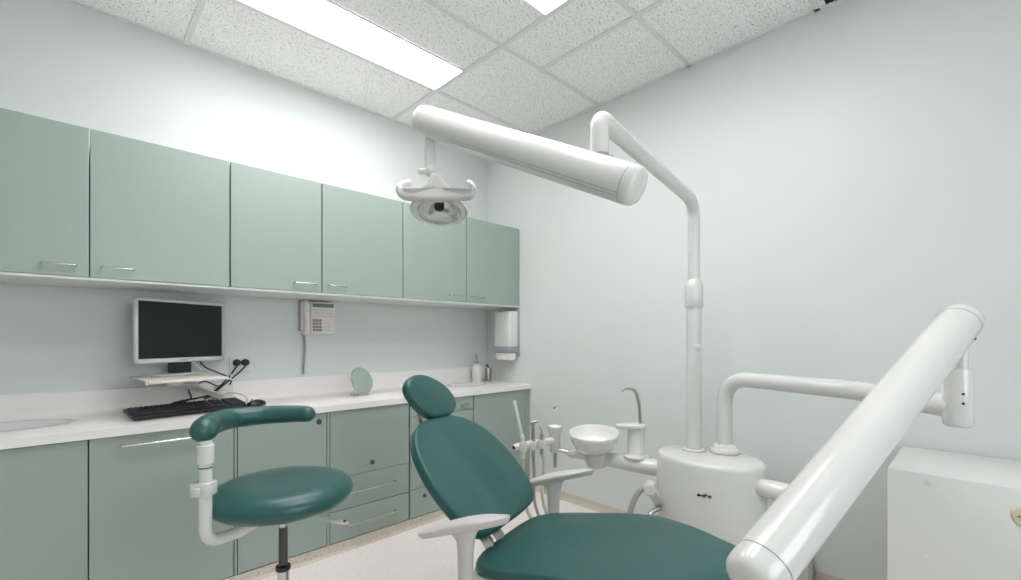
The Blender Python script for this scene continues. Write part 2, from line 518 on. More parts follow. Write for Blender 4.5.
d = door(x0, x1, .262 * S + .002, .467 * S, t, 'drawer'); bar_handle(1.26 * S, 1.60 * S, YD, .366 * S, d, .0052, .028)
d = door(x0, x1, BZ0, .262 * S - .002, t, 'drawer'); bar_handle(1.26 * S, 1.60 * S, YD, .165 * S, d, .0052, .028)
t, x0, x1 = base_unit(1.726, 2.298, 'mint base cabinet behind the patient headrest, stacked drawers')
d = door(x0, x1, .787 * S, BZ1 + .002, t, 'drawer')
obj('handle', box(B(), (2.18 * S, YD - .014, .806 * S), (2.25 * S, YD + .001, .835 * S), .004, 2), 'steel', d, label='small square pull')
d = door(x0, x1, .47 * S, .783 * S, t, 'drawer'); lock(2.14 * S, .51 * S, d, .010)
d = door(x0, x1, .272 * S, .467 * S, t, 'drawer')
d = door(x0, x1, BZ0, .268 * S, t, 'drawer'); lock(1.845 * S, .205 * S, d, .011)
t, x0, x1 = base_unit(2.308, 2.885, 'rightmost mint base cabinet under the soap dispenser, plain door', .65)
door(x0, x1, BZ0, BZ1, t)
tag(obj('filler_panel', box(B(), (2.893 * S, YD + .006, .0535), (XR, YD + .024, .760), .001, 1), 'mintedge', None, False),
    'narrow mint strip between the last base cabinet and the right wall', 'panel')

# worktop, with two shallow oval basins cut into it
def worktop():
    cuts = [(-.215, 2.695, .22, .118), (2.13, 2.670, .16, .11)]
    y0, y1 = 2.362, YL - .0005
    bm = B()
    def strip(xa, xb):
        box(bm, (xa, y0, WZ - .032), (xb, y1, WZ), 0)
    xs = [XW + .001]
    for cx, cy, rx, ry in cuts: xs += [cx - rx - .03, cx + rx + .03]
    xs.append(XR - .001)
    for i in range(0, len(xs) - 1, 2): strip(xs[i], xs[i + 1])
    for cx, cy, rx, ry in cuts:
        n = 64
        hx, ya, yb = rx + .03, y0, y1
        def sq(a):
            c, s = math.cos(a), math.sin(a)
            k = min(hx / abs(c) if abs(c) > 1e-6 else 9, ((yb - cy) if s > 0 else (cy - ya)) / abs(s) if abs(s) > 1e-6 else 9)
            return cx + c * k, cy + s * k
        angs = sorted({2 * PI * k / n for k in range(n)} | {math.atan2(yy - cy, xx) % (2 * PI) for xx in (hx, -hx) for yy in (ya, yb)})
        for z in (WZ, WZ - .032):
            I = [bm.verts.new((cx + rx * math.cos(a), cy + ry * math.sin(a), z)) for a in angs]
            O = [bm.verts.new((*sq(a), z)) for a in angs]
            m = len(angs)
            for k in range(m): bm.faces.new((I[k], I[(k + 1) % m], O[(k + 1) % m], O[k]))
            if z == WZ: T = (I, O)
            else:
                for k in range(m):
                    bm.faces.new((T[0][k], T[0][(k + 1) % m], I[(k + 1) % m], I[k]))
                    bm.faces.new((T[1][k], T[1][(k + 1) % m], O[(k + 1) % m], O[k]))
    bmesh.ops.remove_doubles(bm, verts=bm.verts, dist=1e-5)
    return bm, cuts
bm, cuts = worktop()
# upstand belongs to the worktop
wt = thing('worktop', 'long white worktop with upstand running over the mint base cabinets', 'worktop', (.7, 2.62, WZ - .032))
obj('top_panel', bm, 'top', wt, False)
bm = B()
ux = [(YL - .0005, WZ - .0), (YL - .0005, 1.066 * S), (YL - .013, 1.066 * S), (YL - .016, 1.066 * S - .003)]
for k in range(9):
    a = PI / 2 * k / 8
    ux.append((YL - .016 - .034 * (1 - math.cos(a)), WZ + .034 - .034 * math.sin(a)))
Ea = [bm.verts.new((XW + .001, y, z)) for y, z in ux]; Eb = [bm.verts.new((XR - .001, y, z)) for y, z in ux]
for k in range(len(ux)): bm.faces.new((Ea[k], Ea[(k + 1) % len(ux)], Eb[(k + 1) % len(ux)], Eb[k]))
bm.faces.new(Ea); bm.faces.new(list(reversed(Eb)))
lathe(bm, [(0, 0)], (0, 0, 0)) if False else None
obj('upstand', bm, 'top', wt, True)
for (cx, cy, rx, ry), lab in zip(cuts, ('shallow oval white wash basin sunk in the worktop at its left end', 'small oval hand basin sunk in the worktop below the soap dispenser')):
    prof = [(1.06, .002), (1.0, .006), (.96, .003), (.93, -.006), (.88, -.03), (.75, -.075), (.5, -.105), (.2, -.118), (.08, -.12), (.08, -.128), (.22, -.127), (.55, -.113), (.8, -.08), (.92, -.03), (.955, -.004), (.99, .0008)]
    # the rim is small enough to sit in its cut
    t = thing('wash_basin', lab, 'basin', (cx, cy, WZ - .128))
    obj('bowl', lathe(B(), [(r * .985 if r < 1 else r, h) for r, h in prof], (cx, cy, WZ + .0005), (0, 0, 1), 64, rx, ry, closed=True), 'basin', t, sharp=60)
    obj('drain', lathe(B(), [(0, 0), (.022, 0), (.022, .004), (.016, .006), (0, .004)], (cx, cy, WZ - .1195), (0, 0, 1), 24), 'chrome', t)

# ================================================================== THINGS ON THE WORKTOP
# --- monitor, shelf on a swing arm
MA = math.radians(28.5)
mo = Vector((.208, 2.628, 0)); md = Vector((math.cos(MA), math.sin(MA), 0)); mn = Vector((math.sin(MA), -math.cos(MA), 0))  # mn points to the room
MW = .446; MZ0, MZ1 = 1.029, 1.332
def mp(a, b, z): return mo + md * a - mn * b + Vector((0, 0, z))     # a along the screen, b backwards
mm = Matrix(((md.x, -mn.x, 0, mo.x), (md.y, -mn.y, 0, mo.y), (0, 0, 1, 0), (0, 0, 0, 1)))
SHZ = .965
t = thing('computer_monitor', 'silver framed flat computer monitor with black screen on a small shelf', 'monitor', mp(MW / 2, .05, SHZ + .0005))
bm = B()
fw = .0145
box(bm, (0, 0, MZ0), (MW, .018, MZ0 + .022), .004, 2, mm)
box(bm, (0, 0, MZ1 - fw), (MW, .018, MZ1), .004, 2, mm)
box(bm, (0, 0, MZ0), (fw, .018, MZ1), .004, 2, mm)
box(bm, (MW - fw, 0, MZ0), (MW, .018, MZ1), .004, 2, mm)
bez = obj('bezel', bm, 'silver', t)
bm = box(B(), (fw - .004, .006, MZ0 + .018), (MW - fw + .004, .012, MZ1 - fw + .004), 0, 1, mm)
obj('screen', bm, 'screen', t, False)
bm = box(B(), (.012, .0125, MZ0 + .012), (MW - .012, .040, MZ1 - .012), .008, 2, mm)
box(bm, (.10, .038, MZ0 + .05), (MW - .10, .054, MZ1 - .06), .008, 2, mm)
obj('back_shell', bm, 'black', t)
bm = box(B(), (MW / 2 - .048, .012, SHZ + .006), (MW / 2 + .048, .05, MZ0 + .02), .006, 2, mm)
obj('stand_neck', bm, 'black', t)
bm = B()
ft = [(MW / 2 + .115 * math.cos(a), .045 + .075 * math.sin(a)) for a in [2 * PI * k / 40 for k in range(40)]]
slab(bm, ft, rnd_edge(.008, .003, 3), lambda a, b, h: mp(a, b, SHZ + .0005 + h), crown=.003, raw=True)
obj('stand_foot', bm, 'silver', t)
# maker's mark on the lower bezel
bm = B()
for k in range(4): box(bm, (MW / 2 - .016 + k * .0085, -.0012, MZ0 + .008), (MW / 2 - .010 + k * .0085, .0006, MZ0 + .0125), 0, 1, mm)
obj('logo', bm, 'greykeys', bez, False)

SA = math.radians(6)
sd = Vector((math.cos(SA), math.sin(SA), 0)); sb = Vector((-math.sin(SA), math.cos(SA), 0))
so = Vector((.236, 2.430, 0))
sm = Matrix(((sd.x, sb.x, 0, so.x), (sd.y, sb.y, 0, so.y), (0, 0, 1, 0), (0, 0, 0, 1)))
t = thing('monitor_shelf', 'off-white metal shelf on a swing arm carrying the monitor', 'monitor arm', (.58, 2.81, .83))
SL, SD = .302, .360
bm = box(B(), (0, 0, SHZ - .006), (SL, SD, SHZ), .002, 1, sm)
box(bm, (0, -.002, SHZ - .012), (SL, .003, SHZ - .001), .002, 1, sm)
box(bm, (0, SD - .003, SHZ - .012), (SL, SD + .002, SHZ - .001), .002, 1, sm)
sh = obj('tray', bm, 'beigeplastic', t)
for sx_ in (.012, SL - .012):
    bm = B()
    tube(bm, fillet([sm @ Vector((sx_, .01, SHZ - .006)), sm @ Vector((sx_ - .02 if sx_ < .1 else sx_ + .02, .0, SHZ - .014)), sm @ Vector((sx_ - .02 if sx_ < .1 else sx_ + .02, -.004, SHZ + .008))], .004), .004, 8, dome=True)
    obj('edge_clip', bm, 'beigeplastic', t)
bm = B()
A0 = Vector((.345, 2.600, SHZ - .012)); A1 = Vector((.572, 2.812, .840))
tube(bm, [A0 + Vector((0, 0, -.008)), A1], .027, 4, flat=.55)
arm = obj('arm', bm, 'beigeplastic', t, False)
obj('pivot', cyl(B(), A0 + Vector((0, 0, -.028)), A0 + Vector((0, 0, .004)), .034, 24, .003), 'beigeplastic', t)
bm = box(B(), (.560, 2.835, .832), (.640, YL - .0165, .890), .003, 2)
cyl(bm, (.578, 2.818, .826), (.578, 2.818, .866), .019, 20, .002)
obj('wall_bracket', bm, 'beigeplastic', t)

# --- keyboard
KA = math.radians(10.3)
ko = Vector((.190, 2.487, WZ + .0005))
tilt = math.radians(8.5)
km = Matrix.Translation(ko) @ Matrix.Rotation(KA, 4, 'Z') @ Matrix.Rotation(tilt, 4, 'X')
t = thing('keyboard', 'black computer keyboard on the worktop below the monitor', 'keyboard', ko)
KL, KD = .458, .146
bm = box(B(), (0, .001, .002), (KL, KD, .020), .005, 2, km)
kb = obj('case', bm, 'black', t)
bm = B()
for r in range(6):
    yy = .014 + r * .0195 + (.006 if r == 5 else 0)
    x = .012
    blocks = [(.012, .318, 16), (.326, .378, 3), (.388, .458, 4)]
    for bi, (xa, xb, n) in enumerate(blocks):
        w = (xb - xa) / n
        if r == 0 and bi == 0:
            segs = [(xa, xa + .06)] + [(xa + .062, xa + .20)] + [(xa + .202 + i * .026, xa + .226 + i * .026) for i in range(4)]
        elif r in (2,) and bi == 1: continue
        else: segs = [(xa + i * w + .0012, xa + (i + 1) * w - .0012) for i in range(n)]
        for a, b in segs:
            box(bm, (a, yy, .019), (b, yy + .0165, .0268), .0022, 1, km)
obj('keys', bm, 'keys', t)
for xx in (.04, KL - .055):
    obj('foot', box(B(), (xx, KD - .02, -.0175), (xx + .015, KD - .008, .004), .001, 1, km), 'black', t)
bm = B()
tube(bm, spline([km @ Vector((.24, KD, .012)), Vector((.44, 2.76, .80)), Vector((.50, 2.79, .798)), Vector((.54, 2.80, .797))]), .0022, 8)
obj('cord', bm, 'black', t)

# --- mouse with its cord
mpos = Vector((.697, 2.622, WZ + .0005))
t = thing('computer_mouse', 'small black computer mouse at the right end of the keyboard', 'mouse', mpos)
bm = B()
yaw = math.radians(20)
def mmap(a, b, h):
    q = Matrix.Rotation(yaw, 3, 'Z') @ Vector((a, b, h)); return mpos + q
slab(bm, [(.05 * math.cos(a) * (1.05 if math.cos(a) < 0 else 1), .029 * math.sin(a)) for a in [2 * PI * k / 28 for k in range(28)]],
     [(.003, 0), (0, .004), (.001, .012), (.005, .02)], mmap, crown=.013, raw=True)
mb = obj('body', bm, 'black', t)
bm = B(); cyl(bm, mmap(-.026, -.003, .030), mmap(-.026, .003, .030), .008, 16, .001)
obj('scroll_wheel', bm, 'greykeys', t)
bm = B()
tube(bm, spline([mmap(-.050, 0, .012), onY(246, 397, 2.66), onY(238, 393.5, 2.70), onY(229, 393, 2.74), onY(221, 395, 2.78), onY(213, 399, 2.80)]), .0019, 8)
obj('cord', bm, 'hosegrey', t)

# --- power outlet and two plugs
t = thing('power_outlet', 'white double power outlet on the wall beside the monitor', 'outlet', (.678, YL, .955))
obj('plate', box(B(), (.628, YL - .010, .962), (.748, YL, 1.042), .003, 2), 'carcass', t)
for i, (px_, lab) in enumerate(((.662, 'left black plug in the double outlet with a dangling cord'), (.704, 'right black plug in the double outlet with a dangling cord'))):
    z = 1.010
    t = thing('power_plug', lab, 'plug', (px_, YL - .012, z - .02), 'black plugs in the outlet')
    bm = lathe(B(), [(0, 0), (.019, 0), (.020, .006), (.018, .026), (.012, .034), (0, .036)], (px_, YL - .0105, z), (0, -1, 0), 28)
    obj('body', bm, 'black', t)
    bm = B()
    tube(bm, spline([(px_, YL - .040, z - .006), (px_ - .010, YL - .046, z - .024), onY(229 + i * 7, 377 - i * 2, 2.835), onY(219 + i * 2, 387, 2.832 - i * .008), onY(211 + i * 2, 394.5, 2.828 - i * .008), onY(204 + i * 2, 399 - i, 2.815 - i * .008)]), .0042, 10)
    obj('cord', bm, 'black', t)
# loose monitor cables hanging behind the shelf
t = thing('monitor_cable', 'black cable looping from the back of the monitor under its shelf', 'cable', (.48, 2.83, WZ + .001))
bm = B()
tube(bm, spline([mp(.31, .05, 1.07), onY(204, 366, 2.80), onY(214, 371, 2.83), onY(226, 376, 2.845), onY(231, 381, 2.85), onY(228, 386, 2.85), onY(218, 386, 2.84), onY(206, 381.5, 2.82), onY(199, 383, 2.80)]), .0036, 10)
obj('cable_run', bm, 'black', t)
bm = B()
tube(bm, spline([onY(190, 384, 2.80), onY(189, 391, 2.80), onY(191, 398, 2.81), onY(183, 402, 2.81), onY(172, 403.5, 2.81)]), .0038, 10)
obj('cable_run', bm, 'black', t)
bm = B()
tube(bm, spline([onY(172, 403.5, 2.835), onY(184, 400.5, 2.835), onY(198, 398, 2.84), onY(209, 395, 2.845), onY(216, 390, 2.848)]), .0050, 10)
obj('cable_run', bm, 'black', t)
bm = B()
tube(bm, spline([mp(.26, .05, 1.07), onY(197, 366, 2.76), onY(201, 370, 2.76), onY(202, 375, 2.74)]), .0032, 8)
obj('adapter_lead', bm, 'silver', t, label='pale short lead')

# --- wall telephone
px0, px1, pz0, pz1 = 1.004, 1.207, 1.168, 1.370
t = thing('wall_telephone', 'ivory office telephone on the wall under the overhead cabinets', 'telephone', ((px0 + px1) / 2, YL, pz0))
bm = box(B(), (px0, YL - .030, pz0), (px1, YL, pz1), .005, 2)
box(bm, (px0 + .052, YL - .040, pz0 + .004), (px1 - .003, YL - .028, pz1 - .004), .004, 2)
body = obj('body', bm, 'phone', t)
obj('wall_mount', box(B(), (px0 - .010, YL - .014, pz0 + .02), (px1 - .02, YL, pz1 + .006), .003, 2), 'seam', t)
bm = B()
tube(bm, spline([(px0 + .024, YL - .040, pz1 - .012), (px0 + .022, YL - .052, pz1 - .035), (px0 + .022, YL - .056, (pz0 + pz1) / 2), (px0 + .022, YL - .052, pz0 + .035), (px0 + .024, YL - .040, pz0 + .012)], 6),
     [.020 - .006 * math.sin(PI * k / 24) for k in range(25)], 14, dome=True)
obj('handset', bm, 'phone', t)
obj('display', box(B(), (px0 + .062, YL - .043, pz1 - .034), (px1 - .012, YL - .039, pz1 - .012), .001, 1), 'lcd', t, False)
bm = B()
for r in range(3):
    for c in range(8):
        x = px0 + .062 + c * .0165
        box(bm, (x, YL - .0425, pz1 - .056 - r * .019), (x + .0130, YL - .039, pz1 - .045 - r * .019), .001, 1)
obj('line_keys', bm, 'beigeplastic', t, False)
bm = B()
for r in range(4):
    for c in range(3):
        x = px0 + .062 + c * .0190; z = pz0 + .020 + r * .0195
        box(bm, (x, YL - .0435, z), (x + .016, YL - .039, z + .0150), .001, 1)
obj('number_keys', bm, 'greykeys', t, False)
bm = B()
for r in range(3):
    for c in range(2):
        x = px0 + .128 + c * .024; z = pz0 + .022 + r * .021
        box(bm, (x, YL - .042, z), (x + .017, YL - .039, z + .010), .001, 1)
obj('function_keys', bm, 'beigeplastic', t, False)
bm = B()
pts = []
for k in range(181):
    s = k / 180
    a = s * 2 * PI * 22
    pts.append(Vector((px0 + .018 + .004 * math.sin(s * 5) + .0065 * math.cos(a), YL - .022 + .0065 * math.sin(a), pz0 - .004 - s * (pz0 - .93))))
tube(bm, pts, .0026, 6)
obj('coiled_cord', bm, 'hosegrey', t)

# --- round make-up mirror on a wire stand
mc = Vector((1.287, 2.640, .884))
mnv = LD(.88, -.47, .36).normalized()
t = thing('tabletop_mirror', 'small round tilted mirror on a wire stand at the back of the worktop', 'mirror', (mc.x, mc.y, WZ))
bm = lathe(B(), [(0, -.006), (.076, -.006), (.084, -.003), (.085, .001), (.082, .004), (.079, .003), (0, .003)], mc, mnv, 48)
obj('rim', bm, 'chrome', t)
obj('glass', lathe(B(), [(0, .0035), (.0785, .0035), (.0785, .0045), (0, .0048)], mc, mnv, 48), 'mirror', t)
bm = B()
side = mnv.cross(Vector((0, 0, 1))).normalized()
bk = mc - mnv * .006
for s in (-1, 1):
    tube(bm, fillet([bk + side * .0 + Vector((0, 0, .0)), bk - mnv * .035 + side * .02 * s + Vector((0, 0, -.045)), Vector((bk.x, bk.y, WZ + .003)) - Vector((mnv.x, mnv.y, 0)) * .05 + side * .045 * s], .01), .0022, 8)
    tube(bm, fillet([bk - Vector((0, 0, .06)) + side * .015 * s, Vector((mc.x, mc.y, WZ + .003)) + Vector((mnv.x, mnv.y, 0)) * .012 + side * .045 * s, Vector((bk.x, bk.y, WZ + .003)) - Vector((mnv.x, mnv.y, 0)) * .05 + side * .045 * s], .01), .0022, 8)
tube(bm, [Vector((bk.x, bk.y, WZ + .003)) - Vector((mnv.x, mnv.y, 0)) * .05 + side * .045 * s for s in (-1, 1)], .0022, 8)
obj('wire_stand', bm, 'chrome', t)

# --- soap bottle and small dispenser in the corner
sp = Vector((2.325, 2.785, WZ + .0003))
t = thing('soap_bottle', 'frosted pump soap bottle on the worktop near the corner', 'bottle', sp)
obj('bottle', lathe(B(), [(0, 0), (.036, 0), (.040, .005), (.040, .118), (.036, .132), (.016, .142), (.014, .150), (0, .150)], sp, (0, 0, 1), 32), 'cloud', t)
obj('collar', lathe(B(), [(0, .150), (.019, .150), (.019, .166), (.006, .170), (.006, .196), (0, .196)], sp, (0, 0, 1), 24), 'steel', t)
bm = B(); tube(bm, fillet([sp + Vector((0, 0, .195)), sp + Vector((0, 0, .216)), sp + Vector((-.03, -.02, .214)), sp + Vector((-.036, -.024, .205))], .006), .006, 10, dome=True)
obj('pump', bm, 'steel', t)
sp = Vector((2.452, 2.795, WZ + .0003))
t = thing('small_dispenser', 'small smoky tumbler shaped dispenser right of the soap bottle', 'bottle', sp)
obj('bottle', lathe(B(), [(0, 0), (.024, 0), (.026, .004), (.024, .100), (.020, .106), (0, .106)], sp, (0, 0, 1), 28), 'steel', t)
bm = B(); tube(bm, fillet([sp + Vector((0, 0, .104)), sp + Vector((0, 0, .130)), sp + Vector((-.026, -.006, .128))], .006), .007, 10, dome=True)
obj('pump', bm, 'threads', t)

# --- paper towel dispenser on the right wall
y0, y1 = 2.497, 2.668
xd = XR - .110
t = thing('towel_dispenser', 'white paper towel dispenser with grey band on the wall in the corner', 'dispenser', (XR, (y0 + y1) / 2, .97))
bm = box(B(), (xd, y0, 1.075), (XR, y1, 1.352), .010, 3)
obj('cover', bm, 'carcass', t)
bm = box(B(), (xd - .003, y0 - .002, 1.028), (XR, y1 + .002, 1.076), .008, 3)
obj('band', bm, 'greyband', t, label='blue grey lower band')
bm = box(B(), (XR - .020, y0 - .004, 1.000), (XR, y0 + .003, 1.356), .002, 2)
obj('side_rail', bm, 'greyband', t)
obj('top_slot', box(B(), (xd + .02, y0 + .02, 1.350), (XR - .01, y1 - .02, 1.357), .002, 1), 'dark', t)
bm = B()
pr = [(.030, .0), (.030, -.02), (.022, -.045), (.004, -.056), (-.030, -.052), (-.036, -.03), (-.034, 0)]
o = [(q[0], q[1]) for q in pr]
A = [bm.verts.new((XR - .062 + q[0], y0 + .008, 1.028 + q[1])) for q in o]; C = [bm.verts.new((XR - .062 + q[0], y1 - .010, 1.028 + q[1])) for q in o]
for i in range(len(o)): bm.faces.new((A[i], A[(i + 1) % len(o)], C[(i + 1) % len(o)], C[i]))
bm.faces.new(A); bm.faces.new(list(reversed(C)))
obj('paper_towel', bm, 'paper', t, sharp=60)

# --- small sticker on the right wall
t = thing('wall_sticker', 'tiny white sticker with a blue mark on the right wall above the instrument holder', 'sticker', (XR, 2.134, .618))
obj('tag', box(B(), (XR - .0012, 2.112, .612), (XR, 2.156, .668), .0005, 1), 'carcass', t, False)
bm = B()
tube(bm, spline([(XR - .0022, 2.150, .643), (XR - .0022, 2.138, .636), (XR - .0022, 2.128, .648), (XR - .0022, 2.120, .652)], 4), .0032, 8, dome=True)
obj('mark', bm, 'blue', t)

# --- low box at the foot of the right wall
t = thing('duct_cover', 'low beige duct cover on the floor against the right wall', 'duct cover', (XR - .07, .66, .0005))
obj('cover', box(B(), (XR - .125, .536, .0005), (XR - .021, .80, .135), .006, 2), 'warm', t)

# ================================================================== WHITE CABINET AT THE RIGHT
cx0, cx1, cy0, cy1, cz1 = 2.038, XR - .021, -.62, .222, .698
t = thing('storage_cabinet', 'low white enamel cabinet with a round lock against the right wall', 'cabinet', ((cx0 + cx1) / 2, (cy0 + cy1) / 2, .0005))
obj('body', box(B(), (cx0 + .012, cy0 + .006, .05), (cx1, cy1 - .006, cz1 - .022), .003, 2), 'cabwhite', t)
obj('plinth', box(B(), (cx0 + .03, cy0 + .03, .0005), (cx1 - .02, cy1 - .02, .052), .002, 1), 'dark', t)
dr = obj('front_panel', box(B(), (cx0, cy0, .055), (cx0 + .0118, cy1, cz1 - .0005), .003, 2), 'cabwhite', t)
obj('lid', box(B(), (cx0 + .0122, cy0, cz1 - .0218), (cx1, cy1, cz1), .004, 3), 'cabwhite', t)
lk = Vector((cx0, -.097, .617))
lkb = obj('lock', lathe(B(), [(0, 0), (.030, 0), (.030, .004), (.026, .008), (.008, .008), (0, .009)], lk, (-1, 0, 0), 32), 'brass', dr, label='round cream plastic lock')
obj('slot', box(B(), (cx0 - .0102, lk.y - .018, lk.z - .0012), (cx0 - .0070, lk.y + .018, lk.z + .0012)), 'dark', lkb, False)
obj('screw_cap', lathe(B(), [(0, 0), (.009, 0), (.008, .003), (0, .004)], (cx0, .119, .668), (-1, 0, 0), 20), 'white', dr)
obj('screw_cap', lathe(B(), [(0, 0), (.007, 0), (.006, .002), (0, .003)], (cx0, .12, .42), (-1, 0, 0), 20), 'cabwhite', dr)

# ================================================================== STOOL
sc = LD(-.711, 1.42, 0)                                       # seat centre on plan
SZ = .628
t = thing('operator_stool', 'round dark green operator stool with curved arm pad on a chrome column', 'stool', sc)
bm = B()
R0 = .197
prof = [(0, .004), (.06, .002), (.15, 0), (.180, .005), (.196, .016), (.2055, .030), (.207, .040), (.202, .054), (.188, .067), (.160, .076), (.12, .079), (.06, .077), (0, .076)]
lathe(bm, prof, sc + Vector((0, 0, SZ)), (0, 0, 1), 64)
obj('seat', bm, 'green', t, sharp=80)
bm = lathe(B(), [(0, 0), (.024, 0), (.030, .012), (.12, .020), (.15, .0195), (.15, .026), (0, .026)], sc + Vector((0, 0, SZ - .024)), (0, 0, 1), 40)
obj('seat_plate', bm, 'white', t)
obj('column', lathe(B(), [(0, 0), (.0115, 0), (.0115, .075), (.0112, .076), (.0112, .16), (0, .16)], sc + Vector((0, 0, SZ - .024)), (0, 0, -1), 24), 'chrome', t)
bm = lathe(B(), [(0, .045)] + [q for k in range(34) for q in ((.0132, .045 + k * .0035), (.0120, .0465 + k * .0035))] + [(0, .165)], sc + Vector((0, 0, SZ - .024)), (0, 0, -1), 24)
obj('threaded_sleeve', bm, 'threads', t, label='dark threaded section')
bm = lathe(B(), [(.012, 0), (.021, .002), (.0225, .009), (.021, .015), (.012, .017)], sc + Vector((0, 0, SZ - .205)), (0, 0, 1), 32, closed=True)
obj('collar', bm, 'black', t, label='black rubber collar')
obj('outer_column', cyl(B(), sc + Vector((0, 0, .075)), sc + Vector((0, 0, SZ - .190)), .0175, 32, .002), 'chrome', t)
bm = lathe(B(), [(0, .055), (.045, .055), (.050, .065), (.045, .095), (.027, .105), (0, .105)], sc, (0, 0, 1), 32)
obj('hub', bm, 'chrome', t)
for k in range(5):
    a = 2 * PI * k / 5 + .35
    dv = Vector((math.cos(a), math.sin(a), 0))
    bm = B(); tube(bm, [sc + dv * .035 + Vector((0, 0, .078)), sc + dv * .16 + Vector((0, 0, .076)), sc + dv * .285 + Vector((0, 0, .070))], [.020, .016, .012], 14, dome=True, flat=.7)
    leg = obj('leg', bm, 'chrome', t)
    c = sc + dv * .275
    pv = dv.cross(Vector((0, 0, 1)))
    bm = B()
    for s in (-1, 1): cyl(bm, c + pv * .008 * s + Vector((0, 0, .0255)), c + pv * .022 * s + Vector((0, 0, .0255)), .0250, 22, .003)
    cyl(bm, c + Vector((0, 0, .035)), c + Vector((0, 0, .064)), .007, 12)
    cyl(bm, c - pv * .01 + Vector((0, 0, .0255)), c + pv * .01 + Vector((0, 0, .0255)), .005, 12)
    obj('castor', bm, 'black', leg)
# torso support: J-tube, clamp and curved pad
pl = LD(-.828, 1.232, 0)
bm = B()
under = sc + (pl - sc).normalized() * .06 + Vector((0, 0, SZ - .022))
path = fillet([under, Vector((pl.x, pl.y, SZ - .040)) * 1.0 + (sc - pl).normalized() * .08, Vector((pl.x, pl.y, SZ - .034)), Vector((pl.x, pl.y, SZ + .05)), Vector((pl.x, pl.y, .868))], [0, .05, .085, 0, 0], 10)
tube(bm, path, .0165, 20)
obj('support_tube', bm, 'white', t)
obj('tube_sleeve', cyl(B(), (pl.x, pl.y, .808), (pl.x, pl.y, .860), .021, 24, .002), 'white', t)
obj('marker_ring', cyl(B(), (pl.x, pl.y, .797), (pl.x, pl.y, .800), .0169, 24), 'black', t)
cl = P(204.5, 488.5, 1.232)
rot = Matrix.Translation(cl) @ Matrix.Rotation(AZ - PI / 2, 4, 'Z')
bm = box(B(), (-.027, -.021, -.019), (.023, .021, .019), .004, 2, rot)
box(bm, (-.012, -.032, -.010), (.006, -.022, .010), .003, 2, rot)
obj('clamp', bm, 'white', t)
ctr = []
for u, v in ((203, 430.5), (212, 424), (228, 419), (246, 416.6), (264, 415), (282, 414.2), (298, 413.8), (307, 414)):
    z = .893
    d = (CAMZ - z) * 454 / (v - 337)
    ctr.append(P(u, v, d))
sp_ = spline(ctr, 6)
n = len(sp_)
bm = B()
rr = []
for k in range(n):
    s = k / (n - 1)
    r = .0348 - .0080 * s
    if s < .02: r *= .93
    rr.append(r)
tube(bm, sp_, rr, 24, dome=True)
obj('arm_pad', bm, 'green', t, sharp=80)
bm = B()
lv0 = P(302, 514, 1.44); lv1 = P(344, 522.5, 1.40)
tube(bm, [lv0, lv0.lerp(lv1, .45), lv0.lerp(lv1, .75), lv1], [.005, .007, .013, .011], 14, dome=True, flat=.45)
obj('height_lever', bm, 'warm', t)
obj('lever_tip', lathe(B(), [(0, 0), (.006, 0), (.006, .006), (0, .007)], lv1 + Vector((0, 0, .002)), (lv1 - lv0), 12), 'black', obj('lever_cap', cyl(B(), lv1, lv1 + (lv1 - lv0).normalized() * .012, .006, 12), 'warm', t))

# ================================================================== PATIENT CHAIR
TH = math.radians(119)
Lh = LD(math.sin(TH), math.cos(TH), 0)                        # towards the foot end
Wh = LD(math.sin(TH - PI / 2), math.cos(TH - PI / 2), 0)      # towards the unit
Zh = Vector((0, 0, 1))
SO = LD(0, 1.6, 0)
t = thing('dental_chair', 'reclined patient chair in dark green vinyl with pale grey armrests', 'dental chair', SO + Lh * .35 + Wh * .04)
def seatmap(a, b, h):                                         # a along the seat, b across
    z = .430 + .2 * a
    # thigh hollow
    return SO + Lh * a + Wh * b - RT * .006 + Zh * (z + h)
seat_out = [(-.060, -.08), (-.062, .05), (-.055, .17), (-.035, .255), (.01, .297), (.06, .310), (.14, .311), (.23, .304), (.31, .300), (.38, .288), (.46, .262), (.53, .213), (.60, .152), (.68, .062),
            (.735, -.005), (.745, -.08), (.72, -.16), (.64, -.222), (.53, -.252), (.40, -.252), (.30, -.240), (.22, -.226), (.12, -.222), (.03, -.206), (-.03, -.165)]
def dish(f):
    def g(a, b, h):
        q = f(a, b, h)
        if h > .0:
            w = math.exp(-((a - .30) / .22) ** 2 - ((b - .03) / .16) ** 2)
            q = q - Zh * .010 * w
        return q
    return g
bm = B(); slab(bm, seat_out, [(i, h - .032) for i, h in rnd_edge(.032, .012, 4)], dish(seatmap), crown=.004, n=5, rings=8)
seat = obj('seat_cushion', bm, 'green', t, sharp=80)
bm = B(); slab(bm, seat_out, [(.060, -.092), (.030, -.088), (.008, -.074), (-.010, -.055), (-.013, -.042), (-.007, -.0345), (.006, -.0325)], seatmap, n=4, rings=5)
obj('seat_shell', bm, 'warm', t, sharp=60)
# leg rest folded down at the foot end
def legmap(a, b, h): return SO + Lh * (.745 + a * .42 + h * .9) + Wh * (b - .06) + Zh * (.500 - a * .9 + h * .42)
lo = [(0, -.12), (.0, .12), (.06, .15), (.20, .155), (.33, .13), (.38, .06), (.38, -.06), (.33, -.13), (.20, -.155), (.06, -.15)]
bm = B(); slab(bm, lo, rnd_edge(.045, .014, 3), legmap, crown=.006, n=4)
obj('leg_rest', bm, 'green', t, sharp=80)
